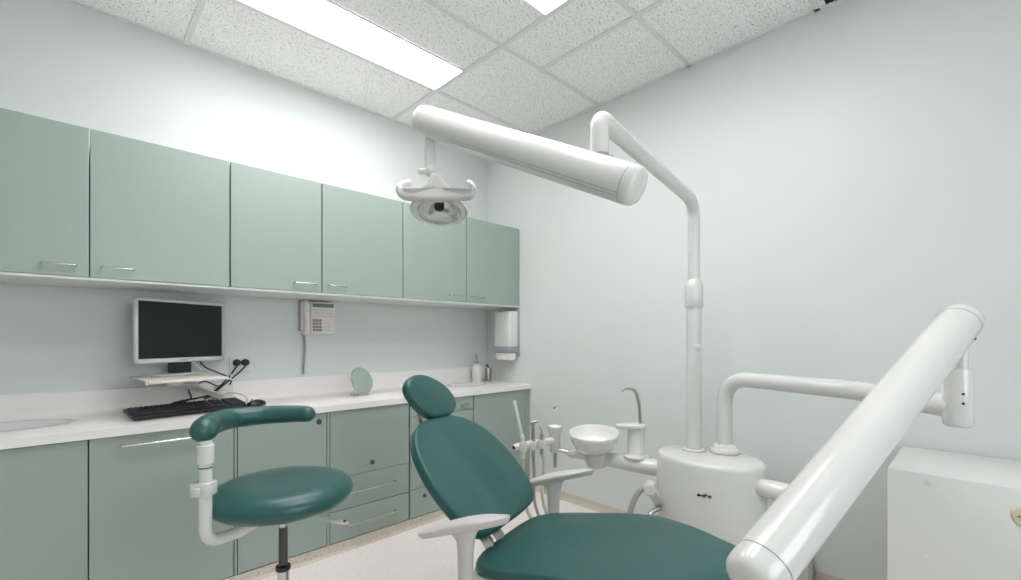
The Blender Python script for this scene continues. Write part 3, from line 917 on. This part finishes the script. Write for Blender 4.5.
# backrest
pb = math.radians(44)
Uh = -Lh * math.cos(pb) + Zh * math.sin(pb)
Nh = Lh * math.sin(pb) + Zh * math.cos(pb)
BO = LD(-.0686, 1.52, .4958) + Wh * .166
half = [(-.004, .0), (-.004, .09), (.0, .155), (.014, .200), (.052, .234), (.105, .252), (.175, .262), (.25, .260), (.32, .245), (.375, .223), (.425, .187), (.462, .140), (.486, .08), (.493, 0)]
back_out = [(w, u) for u, w in half] + [(-w, u) for u, w in reversed(half[1:-1])]
def backmap(a, b, h):
    cup = .016 * (a / .27) ** 2                                # wings come forward a little
    lum = -.010 * math.cos((b - .2) / .3 * PI / 2)
    return BO + Wh * a + Uh * b + Nh * (h + cup - .008 + lum * 0)
def hollow(f):
    def g(a, b, h):
        q = f(a, b, h)
        if h > -.03:
            q = q - Nh * .014 * math.exp(-(a / .07) ** 2 - ((b - .18) / .20) ** 2)
        return q
    return g
bm = B(); slab(bm, back_out, [(i, h - .044) for i, h in rnd_edge(.044, .013, 4)], hollow(backmap), crown=.006, n=4, rings=9)
bk = obj('backrest_cushion', bm, 'green', t, sharp=80)
bm = B(); slab(bm, back_out, [(.14, -.088), (.09, -.082), (.055, -.070), (.040, -.056), (.040, -.0445)], backmap, n=4, rings=5)
obj('backrest_shell', bm, 'warm', t, sharp=60)
# headrest
ph = math.radians(60)
Uq = -Lh * math.cos(ph) + Zh * math.sin(ph)
Nq = Lh * math.sin(ph) + Zh * math.cos(ph)
HO = LD(-.309, 1.828, .846) + Wh * .012 + RT * .008
head_out = [(-.102, .14), (-.067, .172), (-.013, .184), (.044, .175), (.105, .143), (.147, .1), (.164, .049), (.15, .008), (.104, -.018), (.031, -.024), (-.032, -.014), (-.073, .019), (-.1, .07), (-.109, .106)]
def headmap(a, b, h): return HO + Wh * a + Uq * b + Nq * h
bm = B(); slab(bm, head_out, [(i + .004, h - .046) for i, h in rnd_edge(.046, .017, 5)], headmap, crown=.006, n=5, rings=6)
obj('headrest_cushion', bm, 'green', t, sharp=80)
bm = B(); slab(bm, head_out, [(.055, -.064), (.040, -.060), (.030, -.052), (.030, -.0465)], headmap, n=4, rings=4)
obj('headrest_shell', bm, 'warm', t)
bm = B()
hc = headmap(.02, .06, -.060); bc = backmap(0, .40, -.085)
tube(bm, fillet([hc, hc - Nq * .045 - Uq * .01, bc - Nh * .02 + Uh * .08, bc - Nh * .01], .03), .016, 14, flat=.6)
obj('headrest_bracket', bm, 'steel', t)
# hinge bracket between seat and backrest
bm = B()
for s in (.0, .075):
    p0 = backmap(-.05 + s - .05, .07, -.075); p1 = seatmap(-.02, .0 + s - .03, -.092)
    tube(bm, fillet([p0, p0 - Uh * .10, p1 - Zh * .02, p1 + Lh * .1 - Zh * .02], .03), .030, 4, flat=.45)
obj('back_hinge', bm, 'steel', t)
# frame and base
bm = B()
ca = SO + Lh * .33 + Wh * .03
cm = Matrix.Translation((0, 0, 0)) @ Matrix(((Lh.x, Wh.x, 0, SO.x), (Lh.y, Wh.y, 0, SO.y), (0, 0, 1, 0), (0, 0, 0, 1)))
box(bm, (.02, -.12, .24), (.62, .19, .335), .03, 3, cm)
obj('under_frame', bm, 'warm', t)
bm = B()
tube(bm, [cm @ Vector((.10, .03, .06)), cm @ Vector((.42, .03, .27))], .055, 20, flat=1.6)
obj('lift_arm', bm, 'armgrey', t)
bm = B()
bo = [(-.18, -.18), (-.22, .03), (-.18, .22), (.0, .27), (.35, .25), (.56, .18), (.60, .03), (.56, -.12), (.35, -.19), (.0, -.22)]
slab(bm, bo, rnd_edge(.062, .02, 4), lambda a, b, h: SO + Lh * a + Wh * b + Zh * (h + .0005), n=4)
obj('base_plate', bm, 'armgrey', t)
# armrests: an inclined leaf-shaped pad flowing into a post
inc = math.radians(19)
def armrest(c, la, lb, label):
    U = Lh * math.cos(inc) + Zh * math.sin(inc); N = -Lh * math.sin(inc) + Zh * math.cos(inc)
    out = []
    for k in range(44):
        a = 2 * PI * k / 44
        ca_, sa_ = math.cos(a), math.sin(a)
        l = (lb if ca_ > 0 else la) * (abs(ca_) ** .85) * (1 if ca_ > 0 else -1)
        w = .040 * (abs(sa_) ** .9) * (1 if sa_ > 0 else -1) * (1 - .25 * max(0, -ca_) ** 2)
        out.append((l, w))
    def am(a, b, h):
        if h < .012:
            s = a / (lb if a > 0 else la)
            h = h + .012 * s * s                                  # belly thins towards both tips
        drop = .012 * (a / .15) ** 2
        return c + U * a + Wh * b + N * (h - .018 - drop)
    bm = B(); slab(bm, out, [(.014, -.010), (.006, -.004), (.001, .005), (0, .011), (.001, .015), (.005, .019), (.010, .0210)], am, crown=.003, raw=True, rings=8, under=.004)
    pad = obj('armrest', bm, 'armgrey', t, sharp=70, label=label)
    bm = B()
    top = c - N * .022
    foot = Vector((top.x, top.y, .18))
    hs = [0, .010, .025, .045, .08, .14, .22, top.z - .25, top.z - .18]
    ws = [.070, .052, .038, .030, .0265, .0245, .0235, .0235, .025]
    rings = []
    for h, w in zip(hs, ws):
        ring = []
        for k in range(24):
            a = 2 * PI * k / 24
            ring.append(bm.verts.new(top + Lh * (w * math.cos(a)) + Wh * (min(w, .026) * .80 * math.sin(a)) - Zh * (h - (w * math.cos(a) * math.tan(inc) if h < .03 else 0))))
        rings.append(ring)
    for A, C in zip(rings[:-1], rings[1:]):
        for k in range(24): bm.faces.new((A[k], A[(k + 1) % 24], C[(k + 1) % 24], C[k]))
    bm.faces.new(rings[0]); bm.faces.new(rings[-1])
    obj('armrest_post', bm, 'armgrey', t, sharp=70)
    return foot
f1 = armrest(P(463.5, 520.5, 1.385), .192, .165, 'pale grey armrest nearest the viewer')
f2 = armrest(P(552, 474.5, 1.900), .150, .188, 'pale grey armrest on the unit side')
for f in (f1, f2):
    bm = B()
    tube(bm, fillet([f + Zh * .02, f, cm @ Vector((.10, -.10 if f is f1 else .17, .26))], .03), .016, 14)
    obj('armrest_bracket', bm, 'warm', t)

# ================================================================== DENTAL UNIT COLUMN
UC = Vector((1.985, .815, 0)); AX, AY, UT = .170, .225, .640
t = thing('dental_unit', 'white oval dental unit column with rinse bowl arm, beside the patient chair', 'dental unit', UC)
bm = lathe(B(), [(0, .0005), (.90, .0005), (.94, .01), (.94, .05), (.99, .06), (1.0, .07), (1.0, UT - .022), (.985, UT - .010), (.955, UT - .002), (.92, UT), (0, UT)], UC, (0, 0, 1), 96, AX, AY)
# lathe radii are scaled by the two half axes
body = obj('column_body', bm, 'white', t, sharp=50)
def on_oval(arc, z, off=.0):
    """point on the front of the oval at signed arc length from the middle of the lettering"""
    a = LOGA + arc / .19
    return Vector((UC.x - (AX + off) * math.cos(a), UC.y + (AY + off) * math.sin(a), z))
# direction of the lettering as seen on the near side
best = None
for k in range(-120, 121):
    a = math.radians(k * .75)
    p = Vector((UC.x - AX * math.cos(a), UC.y + AY * math.sin(a), 0))
    d = p.dot(FW); u = 510.5 + 454 * p.dot(RT) / d
    n_ = Vector((-math.cos(a) / AX, math.sin(a) / AY, 0))
    if n_.dot(-p) > 0 and (best is None or abs(u - 704) < best[0]): best = (abs(u - 704), a, d)
LOGA = best[1]; LZ = CAMZ - (495.5 - 337) / 454 * best[2]
bm = text_mesh('a-dec', .021, .25, .0011)
for v in bm.verts:
    x, y, z = v.co
    v.co = on_oval(-x, LZ + y, .0004 + max(z, 0))
obj('logo', bm, 'ink', body, False, label='small black maker lettering')
# rings on the top for the two posts
LP = P(694, 449, 2.055); LP.z = 0
DP = P(724.5, 450.5, 2.01); DP.z = 0
for q in (LP,):
    obj('post_ring', lathe(B(), [(0, UT + .0003), (.048, UT + .0003), (.050, UT + .006), (.044, UT + .011), (0, UT + .012)], q, (0, 0, 1), 40), 'white', t)

# cuspidor arm
RA0 = Vector((1.975, .985, .541)); RA1 = Vector((1.872, 1.478, .547))
ud = (RA1 - RA0).normalized()
bm = B()
tube(bm, [RA0, RA0.lerp(RA1, .55), RA0.lerp(RA1, .62), RA0.lerp(RA1, .70), RA1], [.040, .036, .031, .024, .021], 24, dome=True)
obj('bowl_arm', bm, 'white', t, sharp=60)
# rinse bowl
bc = P(596, 459, 2.27); bc.z = 0
bax = (Zh - FW * .13 - RT * .04).normalized()
bo_ = bc - RT * .008 + Zh * .578
t_b = obj('rinse_bowl', lathe(B(), [(0, 0), (.046, 0), (.070, .006), (.097, .026), (.1125, .054), (.121, .084), (.1245, .099), (.1225, .102), (.119, .097), (.113, .078), (.101, .050), (.078, .028), (.040, .018), (0, .016)], bo_, bax, 56), 'bowl', t, sharp=80)
obj('bowl_drain', lathe(B(), [(0, .0165), (.014, .0165), (.014, .0205), (0, .0215)], bo_, bax, 20), 'chrome', t_b)
obj('bowl_base', lathe(B(), [(0, .500), (.036, .500), (.046, .507), (.052, .53), (.055, .570), (.050, .582), (0, .583)], bc, (0, 0, 1), 40), 'warm', t, sharp=60)
# cup filler tower
fc = RA0.lerp(RA1, .47); fc = P(636.5, 461, fc.dot(FW) - .022); fc.z = 0
obj('filler_tower', lathe(B(), [(0, .566), (.058, .566), (.064, .571), (.064, .580), (.048, .586), (.042, .592), (.041, .690), (.041, .716), (0, .716)], fc, (0, 0, 1), 40), 'white', t, sharp=60)
bm = B()
fdir = -RT
fo = []
for k in range(40):
    a = 2 * PI * k / 40
    fo.append((math.cos(a) * (.047 if math.cos(a) > 0 else .100), math.sin(a) * (.047 if math.cos(a) > 0 else .047 - .012 * abs(math.cos(a)))))
slab(bm, fo, rnd_edge(.022, .007, 3), lambda a, b, h: fc + RT * a + FW * b + Zh * (.712 + h), raw=True, crown=.002)
obj('cup_rest', bm, 'white', t)
bm = B()
s0 = fc + RT * .018 + Zh * .732
tube(bm, fillet([s0, s0 + Zh * .10 - RT * .004, s0 + Zh * .168 - RT * .025, s0 + Zh * .175 - RT * .075, s0 + Zh * .158 - RT * .092], [0, .04, .05, .02, 0], 8), .0075, 14)
obj('water_spout', bm, 'steel', t, label='curved steel cup filling spout')
# side arm on the other end
bm = B()
tube(bm, [Vector((1.955, .640, .560)), Vector((1.945, .42, .560))], .036, 24, dome=True)
obj('side_arm', bm, 'white', t)
# hose outlet at the left side of the column
h0 = P(662, 505, 2.02); h1 = P(650, 488, 2.00)
bm = B(); tube(bm, [h0, h1], [.036, .033], 4, flat=.8)
obj('outlet_bracket', bm, 'warm', t)
bm = B(); cyl(bm, h1 - RT * .012 - FW * .03, h1 + RT * .012 + FW * .03, .026, 20, .004)
obj('outlet_knuckle', bm, 'warm', t)
bm = B(); tube(bm, spline([h1 + Zh * .004 - RT * .01, P(640, 491, 2.0), P(632, 505, 2.0), P(630, 520, 2.0), P(634, 560, 2.02), P(650, 590, 2.1)]), .012, 14)
obj('suction_hose', bm, 'hosegrey', t)
bm = B(); tube(bm, spline([P(660, 508, 2.0), P(652, 512, 1.99), P(649, 520, 1.98), P(652, 540, 2.0)]), .010, 12)
obj('drain_hose', bm, 'steel', t)

# assistant instrument holder: bar with cradles, cup and elbow
hb1 = P(555, 438, 2.40); hb0 = P(517, 446.5, 2.25)
hz = .607
hb1.z = hz; hb0.z = hz
bm = B(); tube(bm, [hb0, hb0.lerp(hb1, .5), hb1], .020, 20, dome=True)
hold = obj('holder_bar', bm, 'white', t)
obj('holder_end_cap', lathe(B(), [(0, 0), (.009, 0), (.009, .003), (0, .004)], hb0 - (hb1 - hb0).normalized() * .0195, hb0 - hb1, 16), 'black', t)
obj('debris_cup', lathe(B(), [(0, .545), (.024, .545), (.027, .550), (.029, .640), (.037, .662), (.039, .680), (.036, .682), (.030, .672), (0, .664)], Vector((hb1.x, hb1.y, 0)), (0, 0, 1), 32), 'white', t, sharp=60)
bm = B(); tube(bm, [Vector((hb1.x, hb1.y, .545)), Vector((hb1.x, hb1.y, .47))], .009, 12, dome=True)
obj('cup_drain', bm, 'steel', t)
bm = B(); tube(bm, [Vector((hb1.x, hb1.y, .560)), RA1], .012, 14)
obj('holder_joint', bm, 'chrome', t)
def cradle(s):
    c = hb0.lerp(hb1, s)
    a = (hb1 - hb0).normalized()
    return obj('cradle', lathe(B(), [(.012, -.022), (.020, -.022), (.022, 0), (.020, .022), (.012, .022)], c - FW * .030 + Zh * .002, (0, 0, 1), 24, closed=True), 'white', t)
for s in (.15, .40, .62): cradle(s)

# instruments standing in the cradles
def inst(name, label, cat, s, build):
    c = hb0.lerp(hb1, s) - FW * .030
    tt = thing(name, label, cat, c - Zh * .03, 'instruments in the assistant holder')
    build(tt, c)
def ejector(tt, c):
    bm = B(); tube(bm, [c - Zh * .055, c - Zh * .0, c + Zh * .045 - RT * .004], [.0115, .0115, .009], 16); obj('handle', bm, 'warm', tt)
    bm = B(); tube(bm, [c + Zh * .042 - RT * .004, c + Zh * .055 - RT * .006], .0125, 16, dome=True); obj('valve', bm, 'white', tt)
    bm = B(); tube(bm, [c + Zh * .052 - RT * .006, c + Zh * .232 - RT * .046], [.0085, .0090], 16); obj('tip', bm, 'white', tt, label='long white suction tip')
    bm = B(); tube(bm, spline([c - Zh * .05, c - Zh * .12 + RT * .002, c - Zh * .28 + RT * .01, c - Zh * .42 + RT * .09, c - Zh * .47 + RT * .22, Vector((1.93, 1.09, .12))]), .0085, 12); obj('hose', bm, 'hose', tt)
def suction(tt, c):
    bm = B(); tube(bm, [c - Zh * .06, c + Zh * .03, c + Zh * .105, c + Zh * .118], [.0095, .0095, .0075, .0085], 16); obj('handle', bm, 'steel', tt)
    bm = B(); tube(bm, [c + Zh * .112 - RT * .012, c + Zh * .120 + RT * .016], .007, 12, dome=True); obj('thumb_lever', bm, 'steel', tt)
    bm = B(); tube(bm, spline([c - Zh * .058, c - Zh * .12 + RT * .005, c - Zh * .30 + RT * .012, c - Zh * .44 + RT * .08, c - Zh * .49 + RT * .20, Vector((1.95, 1.12, .10))]), .0075, 12); obj('hose', bm, 'hosegrey', tt)
def syringe(tt, c):
    bm = B(); tube(bm, [c - Zh * .05, c + Zh * .02, c + Zh * .05], [.010, .010, .0115], 16); obj('handle', bm, 'steel', tt)
    bm = B(); tube(bm, fillet([c + Zh * .05, c + Zh * .075, c + Zh * .088 - RT * .010], .012), .0035, 10, dome=True); obj('nozzle', bm, 'steel', tt)
    bm = B(); tube(bm, spline([c - Zh * .048, c - Zh * .10 + RT * .012, c - Zh * .26 + RT * .004, c - Zh * .40 + RT * .05, c - Zh * .46 + RT * .16, Vector((1.97, 1.09, .15))]), .0085, 12); obj('hose', bm, 'hose', tt)
inst('saliva_ejector', 'saliva ejector with long white tip, leftmost in the instrument holder', 'dental instrument', .15, ejector)
inst('suction_handpiece', 'slim steel suction handpiece, middle of the instrument holder', 'dental instrument', .40, suction)
inst('air_water_syringe', 'short steel syringe with bent nozzle, nearest the holder cup', 'dental instrument', .62, syringe)

# ================================================================== OPERATING LIGHT
def strut(bm, a, b, r, over0=.0, over1=.0):
    """a fat tube with softly rounded flat ends"""
    L_ = (b - a).length
    pr = [(0, -.004), (r * .55, -.003), (r * .82, .003), (r * .95, .012), (r, .026), (r, L_ - .026), (r * .95, L_ - .012), (r * .82, L_ - .003), (r * .55, L_ + .003), (0, L_ + .004)]
    return lathe(bm, pr, a, b - a, 56)
def seam(a, b, r, dist):
    d = (b - a).normalized()
    return lathe(B(), [(r - .001, -.0011), (r + .0005, -.0011), (r + .0005, .0011), (r - .001, .0011)], a + d * dist, d, 56, closed=True)
t = thing('operating_light', 'white post mounted operating light with a thick spring arm and winged lamp head', 'dental light', LP + Zh * (UT + .012))
obj('lower_post', cyl(B(), LP + Zh * (UT + .0125), LP + Zh * 1.300, .0320, 32, .001), 'white', t)
obj('collar', lathe(B(), [(0, 1.285), (.0365, 1.285), (.039, 1.290), (.039, 1.380), (.030, 1.408), (.026, 1.411), (0, 1.411)], LP, (0, 0, 1), 36), 'white', t, sharp=50)
cq = LP + (-(LP.normalized()) * .9 + RT * .45).normalized() * .0315 + Zh * 1.108
obj('cable_cover', lathe(B(), [(0, 0), (.013, 0), (.014, .002), (.011, .0045), (0, .005)], cq, cq - LP - Zh * 1.108, 24, 1.0, 1.0), 'white', t)
KN = P(599.5, 124, 1.30)
bend = LP + Zh * 1.765
bm = B()
kb_ = Vector((KN.x, KN.y, 1.672))
tube(bm, fillet([LP + Zh * 1.40, bend, KN + Zh * .018, kb_], [0, .10, .034, 0], 12), .0262, 28)
obj('swing_arm', bm, 'white', t, sharp=60)
obj('arm_joint', cyl(B(), kb_ - Zh * .014, kb_ + Zh * .003, .0275, 28, .002), 'steel', t)
TA = P(640, 187.5, 1.226); TB = P(421, 120.6, 1.680)
TR = .0555
sa = obj('spring_arm', strut(B(), TA, TB, TR), 'white', t, sharp=70)
dA = (TB - TA).normalized()
obj('end_seam', seam(TA, TB, TR, .036), 'seam', sa)
obj('end_seam', seam(TA, TB, TR, (TB - TA).length - .04), 'white', sa)
# seam line along the lower flank
sN = dA.cross(Zh).normalized(); dn = sN.cross(dA).normalized()
if dn.z > 0: dn = -dn
vw = (LD(0, 0, CAMZ) - TA); 
if sN.dot(vw) < 0: sN = -sN
for ang in (40, 52):
    off = sN * math.cos(math.radians(ang)) * (TR + .0001) + dn * math.sin(math.radians(ang)) * (TR + .0001)
    bm = B(); tube(bm, [TA + dA * .037 + off, TA + dA * .70 + off], .0009, 6)
    obj('seam_line', bm, 'seam', sa)
# screws by the knuckle
for dd in (-1, 1):
    q = kb_ - Zh * .012 + RT * .030 * dd - FW * .018
    bm = B(); bmesh.ops.create_uvsphere(bm, u_segments=12, v_segments=8, radius=.0055, matrix=Matrix.Translation(q)); obj('screw', bm, 'threads', t)
# lamp neck
HX, HD = -.2935, 1.655
nk = LD(HX, HD, 0)
q = (HX - TA.dot(RT)) / (TB.dot(RT) - TA.dot(RT))
axz = (TA + (TB - TA) * q).z
bm = B(); cyl(bm, nk + Zh * 1.765, nk + Zh * (axz - TR + .008), .019, 24, .002)
obj('neck', bm, 'white', t)
bm = B(); cyl(bm, P(433, 136.5, 1.615), P(442, 139.5, 1.615), .0045, 12)
obj('neck_screw', bm, 'threads', t)
hc = LD(-.266, 1.640, 0)
bm = B(); bmesh.ops.create_uvsphere(bm, u_segments=24, v_segments=16, radius=.024, matrix=Matrix.Translation(nk + RT * .006 + Zh * 1.757))
obj('ball_joint', bm, 'white', t)
bm = B(); cyl(bm, nk - RT * .040 + Zh * 1.752 - FW * .01, nk - RT * .01 + Zh * 1.754 - FW * .01, .010, 16, .002)
obj('tension_knob', bm, 'warm', t)
bm = B(); tube(bm, [nk + RT * .006 + Zh * 1.757, nk + RT * .018 + Zh * 1.728, hc + Zh * 1.688], [.016, .017, .020], 20)
obj('yoke', bm, 'white', t)
# winged handle plate
wing = [(-.128, .018), (-.100, .002), (-.072, .006), (-.046, .024), (-.030, .048), (-.020, .072), (-.008, .080), (.010, .080), (.022, .070), (.032, .046), (.050, .020), (.076, .004), (.102, .000), (.128, .012),
        (.143, .014), (.145, -.004), (.134, -.018), (.100, -.025), (.050, -.028), (0, -.029), (-.050, -.028), (-.100, -.025), (-.134, -.018), (-.145, -.002), (-.141, .014)]
bm = B()
slab(bm, wing, [(i, h - .024) for i, h in rnd_edge(.048, .010, 3)], lambda a, b, h: hc + RT * (a * .94) - FW * (h + .012) + Zh * (1.668 + b * (.82 if b > .03 else 1)), n=4, rings=5)
wg = obj('wing_handle', bm, 'armgrey', t, sharp=70)
for s, x in ((-1, -.126), (1, .126)):
    bm = B()
    tube(bm, spline([hc + RT * x - FW * .012 + Zh * 1.664, hc + RT * (x + .006 * s) - FW * .016 + Zh * 1.682, hc + RT * (x - .004 * s) - FW * .006 + Zh * 1.700, hc + RT * (x - .024 * s if s < 0 else x - .008) + FW * .006 + Zh * 1.710], 6), .0125, 16, dome=True)
    obj('grip', bm, 'white', t)
# lamp dish, its axis leaning towards the chair
dip = math.radians(73)
dax = (-FW * math.cos(dip) - Zh * math.sin(dip)).normalized()
dc = hc + FW * .105 - RT * .008 + Zh * 1.641
prof = [(0, -.060), (.03, -.058), (.07, -.044), (.098, -.018), (.108, .0), (.110, .006), (.104, .009), (.100, .004), (.090, -.014), (.064, -.036), (.03, -.049), (0, -.051)]
shell = obj('lamp_housing', lathe(B(), prof[:7] + [(.100, .004), (.098, -.004), (.094, -.016), (.067, -.040), (.03, -.0545), (0, -.056)], dc, dax, 56), 'white', t, sharp=70)
obj('reflector', lathe(B(), [(.0985, .002), (.088, -.015), (.063, -.0365), (.03, -.0495), (0, -.052)], dc, dax, 56), 'reflector', shell)
obj('bulb_shield', lathe(B(), [(0, -.050), (.017, -.050), (.019, -.030), (.019, -.008), (.014, .0), (0, .002)], dc, dax, 24), 'black', shell, label='dark bulb shield')
obj('lens_ring', lathe(B(), [(.084, .004), (.101, .004), (.101, .012), (.084, .012)], dc, dax, 48, closed=True), 'carcass', shell)
obj('rear_housing', lathe(B(), [(0, -.112), (.026, -.11), (.032, -.085), (.034, -.055), (0, -.055)], dc, dax, 28), 'white', shell)

lp = [(.084 * math.sin(k / 6 * PI / 2), .008 + .026 * math.cos(k / 6 * PI / 2)) for k in range(7)]
li = [(max(r - .0015, 0), h - .0018) for r, h in lp]
obj('lens', lathe(B(), lp + list(reversed(li)), dc, dax, 40), 'glass', shell, label='clear domed lens')

# ================================================================== DELIVERY ARM
t = thing('delivery_arm', 'white delivery arm with a bent pipe and thick tilted balance tube in the foreground', 'dental arm', DP + Zh * (UT + .0005))
obj('base_ring', lathe(B(), [(0, UT + .0005), (.058, UT + .0005), (.062, UT + .006), (.062, UT + .018), (.055, UT + .024), (.050, UT + .026), (.048, UT + .036), (.038, UT + .042), (0, UT + .042)], DP, (0, 0, 1), 44), 'white', t, sharp=50)
CY = P(958, 398, 1.165); CY.z = 0
pz = .972
bm = B()
tube(bm, fillet([DP + Zh * (UT + .04), DP + Zh * pz, P(852, 390, 1.52) * 1.0 + Zh * 0, Vector((CY.x, CY.y, pz))], [0, .13, .04, 0], 14), .0315, 28)
obj('swing_pipe', bm, 'white', t, sharp=60)
bm = B(); tube(bm, fillet([DP - RT * .036 - FW * .02 + Zh * (UT + .026), DP - RT * .036 - FW * .02 + Zh * (UT + .070)], .01), .004, 8, dome=True)
obj('locating_pin', bm, 'white', t)
obj('bearing_housing', lathe(B(), [(0, .922), (.022, .922), (.028, .926), (.0300, .932), (.0300, 1.064), (.027, 1.071), (0, 1.072)], CY, (0, 0, 1), 40), 'white', t, sharp=50)
for dz in (.985, .997 + .012):
    bm = B(); q = CY + RT * .010 - FW * .0345 + Zh * dz
    q = CY + (-(CY.normalized()) * .0355 + CY.normalized().cross(Zh) * .012).normalized() * .0298 + Zh * dz
    bmesh.ops.create_uvsphere(bm, u_segments=10, v_segments=8, radius=.0032, matrix=Matrix.Translation(q)); obj('set_screw', bm, 'ink', t)
obj('stem', cyl(B(), CY + RT * .010 + Zh * 1.070, CY + RT * .010 + Zh * 1.135, .0125, 24), 'white', t)
TC = P(747, 585, .730); TD = P(963, 317, 1.175)
DR = .0455
bt = obj('balance_tube', strut(B(), TC, TD, DR), 'white', t, sharp=70)
LDd = (TD - TC).length
obj('end_seam', seam(TC, TD, DR, .050), 'seam', bt)
obj('end_seam', seam(TC, TD, DR, LDd - .046), 'seam', bt)
sd_ = (TD - TC).normalized().cross((LD(0, 0, CAMZ) - TD).normalized()).normalized()
if sd_.dot(RT) < 0: sd_ = -sd_
bm = B(); q = TD + (TC - TD).normalized() * .075 + (sd_ + (LD(0, 0, CAMZ) - TD).normalized() * .35).normalized() * DR
bmesh.ops.create_uvsphere(bm, u_segments=10, v_segments=8, radius=.005, matrix=Matrix.Translation(q)); obj('set_screw', bm, 'ink', t)

# ================================================================== CLEAN UP, CAMERA, WORLD
for o in list(COL.objects):
    if '_o' in o: del o['_o']

cam = bpy.data.cameras.new('camera'); co = bpy.data.objects.new('camera', cam); COL.objects.link(co)
co.location = (0, 0, CAMZ)
co.rotation_euler = (PI / 2, 0, AZ - PI / 2)
cam.sensor_width = 36; cam.lens = 454 / 1021 * 36
cam.shift_y = 47 / 1021
cam.clip_start = .02
SC.camera = co

w = bpy.data.worlds.new('world'); SC.world = w; w.use_nodes = True
w.node_tree.nodes['Background'].inputs[0].default_value = (.8, .85, .9, 1)
w.node_tree.nodes['Background'].inputs[1].default_value = 6.5
SC.view_settings.view_transform = 'Standard'
SC.view_settings.look = 'None'
SC.view_settings.gamma = 1
SC.view_settings.exposure = 0.06
SC.view_settings.use_curve_mapping = False
